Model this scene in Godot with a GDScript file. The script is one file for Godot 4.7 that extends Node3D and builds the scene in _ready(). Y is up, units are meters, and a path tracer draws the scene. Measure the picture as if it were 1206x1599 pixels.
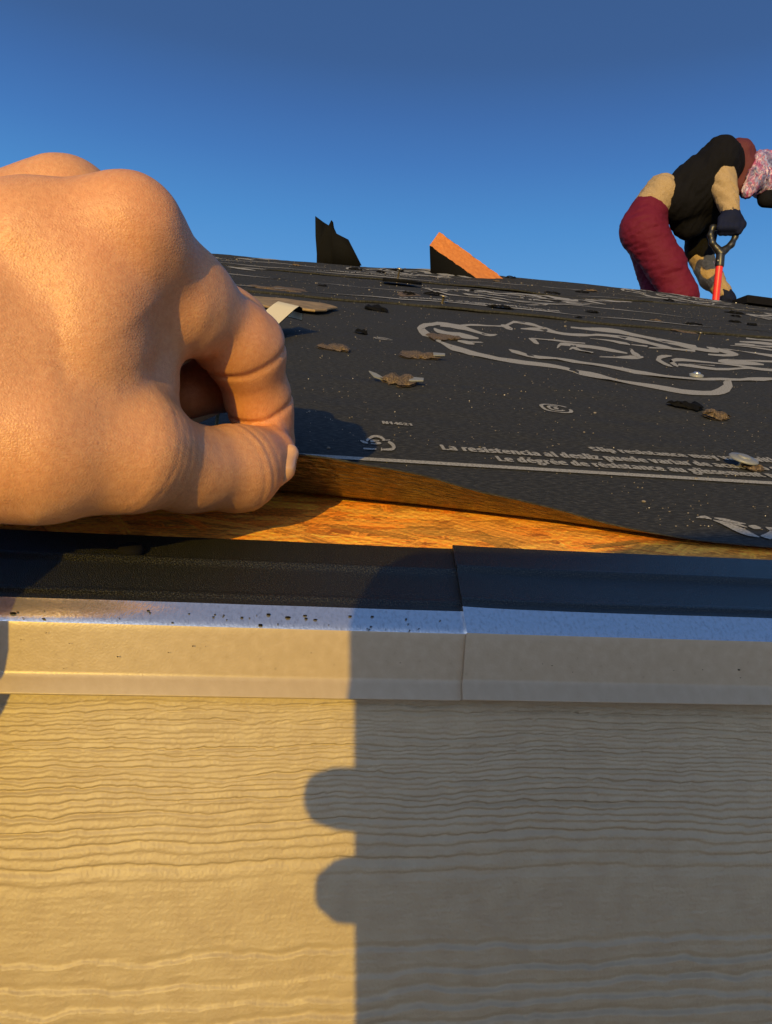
extends Node3D

const SLOPE := 0.321141
var N := Vector3(0, cos(SLOPE), sin(SLOPE))
var UPS := Vector3(0, sin(SLOPE), -cos(SLOPE))
const RIDGE := 3.3
var M := {}
var used := {}
var rng := RandomNumberGenerator.new()
var n1 := FastNoiseLite.new()
var n2 := FastNoiseLite.new()

# ---------------------------------------------------------------- helpers
func lin(r: float, g: float, b: float) -> Color:
	return Color(r, g, b).linear_to_srgb()

func mat(called: String, c: Color, rough: float, metal := 0.0, spec := 0.5) -> StandardMaterial3D:
	var m := StandardMaterial3D.new()
	m.resource_name = called
	m.albedo_color = c
	m.roughness = rough
	m.metallic = metal
	m.metallic_specular = spec
	m.cull_mode = BaseMaterial3D.CULL_DISABLED
	M[called] = m
	return m

func noise_img(size: int, freq: float, type: int, octaves: int, sd: int) -> Image:
	var n := FastNoiseLite.new()
	n.seed = sd
	n.noise_type = type
	n.frequency = freq
	n.fractal_octaves = octaves
	return n.get_seamless_image(size, size)

# greys of an image mapped through a ramp of linear colours
func ramp_tex(im: Image, stops: Array) -> ImageTexture:
	im.convert(Image.FORMAT_L8)
	var src := im.get_data()
	var lut := PackedByteArray()
	lut.resize(768)
	for i in 256:
		var t := i / 255.0
		var c: Color = stops[0][1]
		for k in range(1, stops.size()):
			var t0: float = stops[k - 1][0]
			var t1: float = stops[k][0]
			if t >= t0:
				c = (stops[k - 1][1] as Color).lerp(stops[k][1], clampf((t - t0) / maxf(t1 - t0, 1e-5), 0, 1))
		c = c.linear_to_srgb()
		lut[i * 3] = int(clampf(c.r, 0, 1) * 255.0 + 0.5)
		lut[i * 3 + 1] = int(clampf(c.g, 0, 1) * 255.0 + 0.5)
		lut[i * 3 + 2] = int(clampf(c.b, 0, 1) * 255.0 + 0.5)
	var out := PackedByteArray()
	out.resize(src.size() * 3)
	for i in src.size():
		var v := src[i] * 3
		out[i * 3] = lut[v]
		out[i * 3 + 1] = lut[v + 1]
		out[i * 3 + 2] = lut[v + 2]
	return ImageTexture.create_from_image(Image.create_from_data(im.get_width(), im.get_height(), false, Image.FORMAT_RGB8, out))

func tex(im: Image) -> ImageTexture:
	return ImageTexture.create_from_image(im)

func bump(m: StandardMaterial3D, t: Texture2D, cm: float) -> void:
	m.heightmap_enabled = true
	m.heightmap_texture = t
	m.heightmap_scale = cm

func tri(m: StandardMaterial3D, scale: Vector3) -> void:
	m.uv1_triplanar = true
	m.uv1_world_triplanar = true
	m.uv1_scale = scale

func numbered(called: String) -> String:
	if not used.has(called):
		used[called] = 0
		return called
	used[called] += 1
	return "%s_%03d" % [called, used[called]]

func thing(called: String, label: String, category: String, at := Vector3.ZERO, group := "") -> Node3D:
	var o := Node3D.new()
	o.name = numbered(called)
	add_child(o)
	o.position = at
	o.set_meta("label", label)
	o.set_meta("category", category)
	if group:
		o.set_meta("group", group)
	return o

func obj(called: String, mesh: Mesh, m: Material, parent: Node3D = self) -> MeshInstance3D:
	var o := MeshInstance3D.new()
	o.name = called if parent != self else numbered(called)
	o.mesh = mesh
	o.material_override = m
	o.cast_shadow = GeometryInstance3D.SHADOW_CASTING_SETTING_DOUBLE_SIDED
	parent.add_child(o, true)
	if parent != self:
		o.position = -parent_origin(parent)
	return o

# meshes are written in world coordinates; a part is moved back by the base of its thing
func parent_origin(p: Node3D) -> Vector3:
	var v := Vector3.ZERO
	var q: Node = p
	while q is Node3D and q != self:
		v += (q as Node3D).position
		q = q.get_parent()
	return v

func tag(o: Node3D, label: String, category: String, group := "") -> Node3D:
	o.set_meta("label", label)
	o.set_meta("category", category)
	if group:
		o.set_meta("group", group)
	return o

func arr_mesh(v: PackedVector3Array, nn: PackedVector3Array, uv: PackedVector2Array, idx: PackedInt32Array, col := PackedColorArray()) -> ArrayMesh:
	var a := []
	a.resize(Mesh.ARRAY_MAX)
	a[Mesh.ARRAY_VERTEX] = v
	a[Mesh.ARRAY_NORMAL] = nn
	if uv.size():
		a[Mesh.ARRAY_TEX_UV] = uv
	if col.size():
		a[Mesh.ARRAY_COLOR] = col
	a[Mesh.ARRAY_INDEX] = idx
	var m := ArrayMesh.new()
	m.add_surface_from_arrays(Mesh.PRIMITIVE_TRIANGLES, a)
	return m

# a grid of points (rows x cols) as a smooth surface
func grid_mesh(p: PackedVector3Array, uv: PackedVector2Array, rows: int, cols: int, flip := false) -> ArrayMesh:
	var nn := PackedVector3Array()
	nn.resize(p.size())
	for i in rows:
		for j in cols:
			var du := p[i * cols + mini(j + 1, cols - 1)] - p[i * cols + maxi(j - 1, 0)]
			var dv := p[mini(i + 1, rows - 1) * cols + j] - p[maxi(i - 1, 0) * cols + j]
			var q := du.cross(dv).normalized()
			nn[i * cols + j] = -q if flip else q
	var idx := PackedInt32Array()
	idx.resize((rows - 1) * (cols - 1) * 6)
	var k := 0
	for i in rows - 1:
		for j in cols - 1:
			var a := i * cols + j
			var b := a + 1
			var c := a + cols
			var d := c + 1
			if flip:
				idx[k] = a; idx[k + 1] = b; idx[k + 2] = c; idx[k + 3] = b; idx[k + 4] = d; idx[k + 5] = c
			else:
				idx[k] = a; idx[k + 1] = c; idx[k + 2] = b; idx[k + 3] = b; idx[k + 4] = c; idx[k + 5] = d
			k += 6
	return arr_mesh(p, nn, uv, idx)

func tube(points: Array, radii: Array, sides := 12, caps := true) -> ArrayMesh:
	var st := SurfaceTool.new()
	st.begin(Mesh.PRIMITIVE_TRIANGLES)
	tube_into(st, points, radii, sides, caps)
	st.generate_normals()
	return st.commit()

func tube_into(st: SurfaceTool, points: Array, radii: Array, sides := 12, caps := true) -> void:
	var rings := []
	var refv := Vector3(0.13, 0.91, 0.39).normalized()
	for i in points.size():
		var t: Vector3 = (points[mini(i + 1, points.size() - 1)] - points[maxi(i - 1, 0)]).normalized()
		var a := t.cross(refv).normalized()
		if absf(t.dot(refv)) > 0.95:
			a = t.cross(Vector3(1, 0, 0)).normalized()
		var b := t.cross(a).normalized()
		var ring := []
		for s in sides:
			var w := TAU * s / sides
			ring.append(points[i] + (a * cos(w) + b * sin(w)) * float(radii[i]))
		rings.append(ring)
	st.set_smooth_group(0)
	for i in rings.size() - 1:
		for s in sides:
			var s2 := (s + 1) % sides
			for q in [rings[i][s], rings[i][s2], rings[i + 1][s], rings[i][s2], rings[i + 1][s2], rings[i + 1][s]]:
				st.add_vertex(q)
	if caps:
		st.set_smooth_group(-1)
		for s in range(1, sides - 1):
			for q in [rings[0][0], rings[0][s + 1], rings[0][s]]:
				st.add_vertex(q)
			var e: Array = rings[-1]
			for q in [e[0], e[s], e[s + 1]]:
				st.add_vertex(q)

# a slab from an outline in a plane, with a chamfered rim
func slab(outline: Array, o: Vector3, ax: Vector3, ay: Vector3, thick: float, bevel := 0.0) -> ArrayMesh:
	var st := SurfaceTool.new()
	st.begin(Mesh.PRIMITIVE_TRIANGLES)
	slab_into(st, outline, o, ax, ay, thick, bevel)
	st.generate_normals()
	return st.commit()

func slab_into(st: SurfaceTool, outline: Array, o: Vector3, ax: Vector3, ay: Vector3, thick: float, bevel := 0.0) -> void:
	var poly := PackedVector2Array(outline)
	if Geometry2D.is_polygon_clockwise(poly):
		poly.reverse()
	var az := ax.cross(ay).normalized()
	var inner := poly
	if bevel > 0.0:
		inner = PackedVector2Array()
		var c := Vector2.ZERO
		for q in poly:
			c += q / poly.size()
		for q in poly:
			inner.append(q + (c - q).normalized() * bevel)
	var idx := Geometry2D.triangulate_polygon(inner)
	st.set_smooth_group(-1)
	for k in range(0, idx.size(), 3):
		for side in [0, 1]:
			var h := thick * 0.5 * (1 if side == 0 else -1)
			var t := [idx[k], idx[k + 1], idx[k + 2]]
			if side == 0:
				t.reverse()
			for i in t:
				st.add_vertex(o + ax * inner[i].x + ay * inner[i].y + az * h)
	var levels := [[inner, 0.5], [poly, 0.5 - bevel / maxf(thick, 1e-6)], [poly, -0.5 + bevel / maxf(thick, 1e-6)], [inner, -0.5]] if bevel > 0.0 else [[poly, 0.5], [poly, -0.5]]
	for l in levels.size() - 1:
		for i in poly.size():
			var j := (i + 1) % poly.size()
			var q := []
			for pair in [[l, i], [l, j], [l + 1, i], [l + 1, j]]:
				var pt: Vector2 = levels[pair[0]][0][pair[1]]
				q.append(o + ax * pt.x + ay * pt.y + az * thick * float(levels[pair[0]][1]))
			for v in [q[0], q[1], q[2], q[1], q[3], q[2]]:
				st.add_vertex(v)

func bx(st: SurfaceTool, c: Vector3, half: Vector3, b := Basis.IDENTITY, bevel := 0.0) -> void:
	slab_into(st, [Vector2(-half.x, -half.y), Vector2(half.x, -half.y), Vector2(half.x, half.y), Vector2(-half.x, half.y)], c, b.x, b.y, half.z * 2.0, bevel)

func box_mesh(c: Vector3, half: Vector3, b := Basis.IDENTITY, bevel := 0.0) -> ArrayMesh:
	var st := SurfaceTool.new()
	st.begin(Mesh.PRIMITIVE_TRIANGLES)
	bx(st, c, half, b, bevel)
	st.generate_normals()
	return st.commit()

# ---------------------------------------------------------------- bodies: tapered capsules joined smoothly, meshed as surface nets
func eval_sdf(p: Vector3, cand: PackedInt32Array, A: PackedVector3Array, D: PackedVector3Array, il: PackedFloat32Array, ra: PackedFloat32Array, rb: PackedFloat32Array, k: float) -> float:
	var d := 1e3
	for i in cand:
		var q := p - A[i]
		var h := clampf(q.dot(D[i]) * il[i], 0.0, 1.0)
		var e := (q - D[i] * h).length() - ra[i] - (rb[i] - ra[i]) * h
		var x := k - absf(d - e)
		d = minf(d, e)
		if x > 0.0:
			d -= x * x * 0.25 / k
	return d

# relief: {amp, freq, along} for cloth folds or {rings} for skin creases
func sdf_mesh(bones: Array, k: float, cell: float, relief := {}, tinted := false) -> ArrayMesh:
	var A := PackedVector3Array()
	var D := PackedVector3Array()
	var il := PackedFloat32Array()
	var ra := PackedFloat32Array()
	var rb := PackedFloat32Array()
	var lo := Vector3.ONE * 1e6
	var hi := -lo
	for b in bones:
		var p0: Vector3 = b[0]
		var p1: Vector3 = b[1]
		var r := maxf(b[2], b[3]) + cell * 3.0 + k * 0.5
		A.append(p0)
		D.append(p1 - p0)
		il.append(1.0 / maxf((p1 - p0).length_squared(), 1e-9))
		ra.append(b[2])
		rb.append(b[3])
		for q in [p0, p1]:
			lo = lo.min(q - Vector3.ONE * r)
			hi = hi.max(q + Vector3.ONE * r)
	const BK := 6
	var nb := Vector3i(((hi - lo) / (cell * BK)).ceil())
	var nx := nb.x * BK + 1
	var ny := nb.y * BK + 1
	var nz := nb.z * BK + 1
	var F := PackedFloat32Array()
	F.resize(nx * ny * nz)
	F.fill(1.0)
	var cells := PackedInt32Array()
	var reach := cell * BK * 0.5 * 1.7321 + cell * 1.5
	var all := PackedInt32Array(range(A.size()))
	var do_relief := not relief.is_empty()
	var live := []
	for bz in nb.z:
		for by in nb.y:
			for bxx in nb.x:
				var c := lo + Vector3(bxx + 0.5, by + 0.5, bz + 0.5) * cell * BK
				var cand := PackedInt32Array()
				var near := 1e3
				for i in all:
					var q := c - A[i]
					var h := clampf(q.dot(D[i]) * il[i], 0.0, 1.0)
					var e := (q - D[i] * h).length() - ra[i] - (rb[i] - ra[i]) * h
					near = minf(near, e)
					if e < reach + k * 1.5:
						cand.append(i)
				if near > reach + k or cand.is_empty():
					continue
				var mid := eval_sdf(c, cand, A, D, il, ra, rb, k)
				var x0 := bxx * BK
				var y0 := by * BK
				var z0 := bz * BK
				if absf(mid) > reach + 0.004:
					if mid < 0.0:
						for z in range(z0, z0 + BK + 1):
							for y in range(y0, y0 + BK + 1):
								for x in range(x0, x0 + BK + 1):
									var at := (z * ny + y) * nx + x
									if F[at] == 1.0:
										F[at] = -1.0
					continue
				for z in range(z0, z0 + BK + 1):
					for y in range(y0, y0 + BK + 1):
						for x in range(x0, x0 + BK + 1):
							var at := (z * ny + y) * nx + x
							if absf(F[at]) != 1.0:
								continue
							var p := lo + Vector3(x, y, z) * cell
							var d := eval_sdf(p, cand, A, D, il, ra, rb, k)
							if do_relief and absf(d) < cell * 3.0 + 0.002:
								d -= relief_at(relief, p)
							F[at] = d
				live.append(Vector3i(x0, y0, z0))
	var V := PackedVector3Array()
	var NN := PackedVector3Array()
	var C := PackedColorArray()
	var UV := PackedVector2Array()
	var ids := {}
	var off := [0, 1, nx, nx + 1, nx * ny, nx * ny + 1, nx * ny + nx, nx * ny + nx + 1]
	var edges := [[0, 1], [2, 3], [4, 5], [6, 7], [0, 2], [1, 3], [4, 6], [5, 7], [0, 4], [1, 5], [2, 6], [3, 7]]
	var f := PackedFloat32Array()
	f.resize(8)
	for b in live:
		for z in range(b.z, b.z + BK):
			for y in range(b.y, b.y + BK):
				for x in range(b.x, b.x + BK):
					var at := (z * ny + y) * nx + x
					var neg := 0
					for i in 8:
						f[i] = F[at + off[i]]
						if f[i] < 0.0:
							neg += 1
					if neg == 0 or neg == 8:
						continue
					var s := Vector3.ZERO
					var cnt := 0
					for e in edges:
						var fa := f[e[0]]
						var fb := f[e[1]]
						if (fa < 0.0) != (fb < 0.0):
							var t := fa / (fa - fb)
							var pa := Vector3(e[0] & 1, (e[0] >> 1) & 1, e[0] >> 2)
							var pb := Vector3(e[1] & 1, (e[1] >> 1) & 1, e[1] >> 2)
							s += pa.lerp(pb, t)
							cnt += 1
					s /= cnt
					ids[at] = V.size()
					var p := lo + (Vector3(x, y, z) + s) * cell
					var g := Vector3.ZERO
					g.x = lerpf(lerpf(f[1] - f[0], f[3] - f[2], s.y), lerpf(f[5] - f[4], f[7] - f[6], s.y), s.z)
					g.y = lerpf(lerpf(f[2] - f[0], f[3] - f[1], s.x), lerpf(f[6] - f[4], f[7] - f[5], s.x), s.z)
					g.z = lerpf(lerpf(f[4] - f[0], f[5] - f[1], s.x), lerpf(f[6] - f[2], f[7] - f[3], s.x), s.y)
					V.append(p)
					NN.append(g.normalized())
					UV.append(Vector2(p.x, p.y))
					if tinted:
						C.append(skin_tint(p))
	var idx := PackedInt32Array()
	for at in ids:
		var v0: int = ids[at]
		var f0 := F[at]
		# the three edges that leave this cell's lowest corner
		for ax in 3:
			var step: int = [1, nx, nx * ny][ax]
			var f1 := F[at + step]
			if (f0 < 0.0) == (f1 < 0.0):
				continue
			var s1: int = [nx, nx * ny, 1][ax]
			var s2: int = [nx * ny, 1, nx][ax]
			if not (ids.has(at - s1) and ids.has(at - s2) and ids.has(at - s1 - s2)):
				continue
			var a: int = ids[at - s1 - s2]
			var b: int = ids[at - s2]
			var d: int = ids[at - s1]
			if f0 < 0.0:
				idx.append_array([a, v0, b, a, d, v0])
			else:
				idx.append_array([a, b, v0, a, v0, d])
	# normals smoothed once over the neighbours
	var sm := PackedVector3Array()
	sm.resize(V.size())
	for i in range(0, idx.size(), 3):
		var i0 := idx[i]
		var i1 := idx[i + 1]
		var i2 := idx[i + 2]
		var t := NN[i0] + NN[i1] + NN[i2]
		sm[i0] += t
		sm[i1] += t
		sm[i2] += t
	for i in V.size():
		sm[i] = (NN[i] * 2.0 + sm[i].normalized()).normalized()
	return arr_mesh(V, sm, UV, idx, C)

var blush_and_glow := []

func skin_tint(p: Vector3) -> Color:
	# blood shows at knuckles and pads, plus painted light coming through one finger
	var r := 0.25 * n2.get_noise_3d(p.x * 4000.0, p.y * 4000.0, p.z * 4000.0)
	for b in blush_and_glow:
		r += float(b[1]) * exp(-p.distance_squared_to(b[0]) / float(b[2]))
	r = clampf(r, 0.0, 1.0)
	return Color(1.0, 1.0 - 0.20 * r, 1.0 - 0.22 * r)

func relief_at(how: Dictionary, p: Vector3) -> float:
	if how.has("rings"):
		var d := 0.00035 * n1.get_noise_3d(p.x * 5000.0, p.y * 5000.0, p.z * 5000.0)
		for r in how.rings:
			var q: Vector3 = p - r[0]
			if q.length() > r[2]:
				continue
			var s: float = q.dot(r[1]) + 0.0007 * n1.get_noise_3d(p.x * 4000.0, p.y * 4000.0, p.z * 4000.0)
			d -= r[4] * exp(-s * s / (r[3] * r[3]))
		return d
	# drawn-out folds: narrow valleys that run across the direction given
	var f: float = how.freq
	var along: Vector3 = how.along
	var s := p.dot(along)
	var q := p - along * s * 0.82
	var wave := n1.get_noise_3d(s * f + 31.0 + q.x * f * 0.35, q.y * f * 0.35, q.z * f * 0.35)
	return float(how.amp) * (1.0 - 3.2 * absf(wave) + 0.5 * n2.get_noise_3d(p.x * f * 0.5, p.y * f * 0.5, p.z * f * 0.5)) * 0.6

func chain(pts: Array, r: Array) -> Array:
	var out := []
	for i in pts.size() - 1:
		out.append([pts[i], pts[i + 1], r[i], r[i + 1]])
	return out

# ---------------------------------------------------------------- the roof plane and the sheet on it
func roof(x: float, u: float, h := 0.0) -> Vector3:
	return Vector3(x, 0, 0) + UPS * u + N * h

const LIFT_X := [-0.30, -0.12, -0.05, -0.012, 0.0035, 0.0219, 0.0405, 0.0619, 0.0863, 0.1094, 0.1356, 0.1709]
const LIFT_H := [0.001, 0.007, 0.0165, 0.0212, 0.0214, 0.0194, 0.0168, 0.0128, 0.0084, 0.0038, 0.0012, 0.0006]

func lift_at(x: float) -> float:
	if x <= LIFT_X[0] or x >= LIFT_X[-1]:
		return 0.0006 + 0.0014 * (n1.get_noise_2d(x * 900.0, 7.0) + 0.5)
	for i in LIFT_X.size() - 1:
		if x < LIFT_X[i + 1]:
			var t: float = (x - LIFT_X[i]) / (LIFT_X[i + 1] - LIFT_X[i])
			return cubic_interpolate(LIFT_H[i], LIFT_H[i + 1], LIFT_H[maxi(i - 1, 0)], LIFT_H[mini(i + 2, LIFT_H.size() - 1)], t)
	return 0.0

# which course of sheets is being laid: -1 is the one at the eave with its lifted edge
var course := -1

func felt(x: float, u: float, h := 0.0) -> Vector3:
	var ue := 0.0525 + 0.0075 * smoothstep(0.17, 0.09, x) + 0.0012 * n1.get_noise_2d(x * 700.0, 3.0)
	var uc := ue + 0.005 + 1.15 * maxf(lift_at(x), 0.0)
	var base := 0.0012
	# slow waves of a sheet that is not pulled tight
	base += 0.0022 * smoothstep(0.12, 0.5, u) * (n1.get_noise_2d(x * 260.0, u * 520.0) + 0.35)
	base += 0.0011 * smoothstep(0.14, 0.22, u) * (n1.get_noise_2d(x * 900.0 + u * 700.0, u * 1700.0) + n2.get_noise_2d(x * 420.0, u * 2400.0 + 300.0) + 0.5)
	base += 0.0125 * smoothstep(0.9, 2.4, u) * (n1.get_noise_2d(x * 90.0 + 40.0, u * 150.0) + 0.3)
	base += 0.026 * smoothstep(2.5, 3.25, u) * smoothstep(0.2, 0.7, x) * smoothstep(2.2, 1.2, x)
	if u < uc:
		var t := clampf((uc - u) / (uc - ue), 0.0, 1.0)
		var l := lift_at(x)
		base += l * pow(t, 1.55)
		base += 0.0010 * t * minf(l / 0.02, 1.0) * n1.get_noise_2d(x * 1500.0, u * 2600.0)
	if course >= 0:
		var t := clampf((u - (1.14 if course == 0 else 2.2)) / 1.1, 0.0, 1.0)
		base += 0.004 * (course + 1) + 0.007 * (1.0 - t) * maxf(0.0, n1.get_noise_2d(x * 160.0, course * 50.0 + 9.0) + 0.1)
	return roof(x, u, base + h)

func felt_edge(x: float) -> float:
	return 0.0525 + 0.0075 * smoothstep(0.17, 0.09, x) + 0.0012 * n1.get_noise_2d(x * 700.0, 3.0)

func ribbon_into(st: SurfaceTool, r: Array, dx := 0.0, du := 0.0, h := 0.0006, sc := 1.0) -> void:
	for i in range(0, r.size() - 4, 4):
		var q := []
		for j in [0, 2, 4, 6]:
			q.append(felt(0.145 + (r[i + j] - 0.145) * sc + dx, 0.377 + (r[i + j + 1] - 0.377) * sc + du, h))
		var up: bool = (q[2] - q[0]).cross(q[1] - q[0]).dot(N) < 0.0
		for v in ([q[0], q[2], q[1], q[1], q[2], q[3]] if up else [q[0], q[1], q[2], q[1], q[3], q[2]]):
			st.set_normal(N)
			st.set_uv(Vector2(v.x, v.z))
			st.add_vertex(v)

func text_into(st: SurfaceTool, words: String, x0: float, u0: float, width: float, cap: float, h := 0.0006) -> void:
	var tm := TextMesh.new()
	var f := SystemFont.new()
	f.font_names = PackedStringArray(["Droid Sans"])
	f.font_weight = 700
	tm.font = f
	tm.font_size = 32
	tm.pixel_size = 0.01
	tm.depth = 0.0
	tm.curve_step = 4.0
	tm.text = words
	var faces := tm.get_faces()
	var lo := Vector3.ONE * 1e6
	var hi := -lo
	for v in faces:
		lo = lo.min(v)
		hi = hi.max(v)
	# cap height of this font is about 0.72 of its size
	var sx := width / (hi.x - lo.x)
	var sy := cap / (0.72 * 0.32)
	var basey := lo.y if not ("p" in words or "g" in words or "y" in words) else lo.y + 0.24 * 0.32
	# printed bold: the letters spread a little to both sides
	for k in 3:
		for v in faces:
			st.set_normal(N)
			var q := felt(x0 + (v.x - lo.x + (k - 1) * 0.012) * sx, u0 + (v.y - basey) * sy, h + k * 0.00004)
			st.set_uv(Vector2(q.x, q.z))
			st.add_vertex(q)

func strip_into(st: SurfaceTool, x0: float, x1: float, u0: float, u1: float, steps: int, h := 0.0006) -> void:
	for i in steps:
		var a := lerpf(x0, x1, float(i) / steps)
		var b := lerpf(x0, x1, float(i + 1) / steps)
		var q := [felt(a, u0, h), felt(b, u0, h), felt(a, u1, h), felt(b, u1, h)]
		for v in [q[0], q[2], q[1], q[1], q[2], q[3]]:
			st.set_normal(N)
			st.set_uv(Vector2(v.x, v.z))
			st.add_vertex(v)

# clear evening air: deep blue above, hazy and pale towards the horizon, plus an added glow round the sun
func evening_sky(to_ground: Vector3) -> ImageTexture:
	var stops := [[0.0, Color(0.80, 0.80, 0.77)], [5.0, Color(0.60, 0.68, 0.78)], [10.0, Color(0.30, 0.49, 0.76)], [15.0, Color(0.118, 0.350, 0.71)], [20.0, Color(0.078, 0.270, 0.615)], [24.0, Color(0.060, 0.192, 0.495)], [27.0, Color(0.052, 0.150, 0.400)], [30.0, Color(0.047, 0.118, 0.300)], [35.0, Color(0.044, 0.106, 0.265)], [60.0, Color(0.048, 0.115, 0.28)], [90.0, Color(0.052, 0.12, 0.29)]]
	var im := Image.create(768, 384, false, Image.FORMAT_RGBF)
	for y in 384:
		var el := 90.0 - (y + 0.5) / 384.0 * 180.0
		var c := Color(0.17, 0.16, 0.13)
		if el >= 0.0:
			for k in range(1, stops.size()):
				if el >= stops[k - 1][0]:
					var f: float = clampf((el - stops[k - 1][0]) / (stops[k][0] - stops[k - 1][0]), 0.0, 1.0)
					c = (stops[k - 1][1] as Color).lerp(stops[k][1], f)
		for x in 768:
			# bluish glow added round the sun to brighten the shaded fascia
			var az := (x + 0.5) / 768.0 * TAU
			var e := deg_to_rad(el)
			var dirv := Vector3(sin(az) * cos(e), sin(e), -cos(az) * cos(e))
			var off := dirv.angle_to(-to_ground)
			var fill_glow := exp(-off * off / 0.17) if el >= 0.0 else 0.0
			im.set_pixel(x, y, c + Color(3.0, 3.4, 4.1) * fill_glow)
	return ImageTexture.create_from_image(im)

func begin() -> SurfaceTool:
	var st := SurfaceTool.new()
	st.begin(Mesh.PRIMITIVE_TRIANGLES)
	return st

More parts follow.
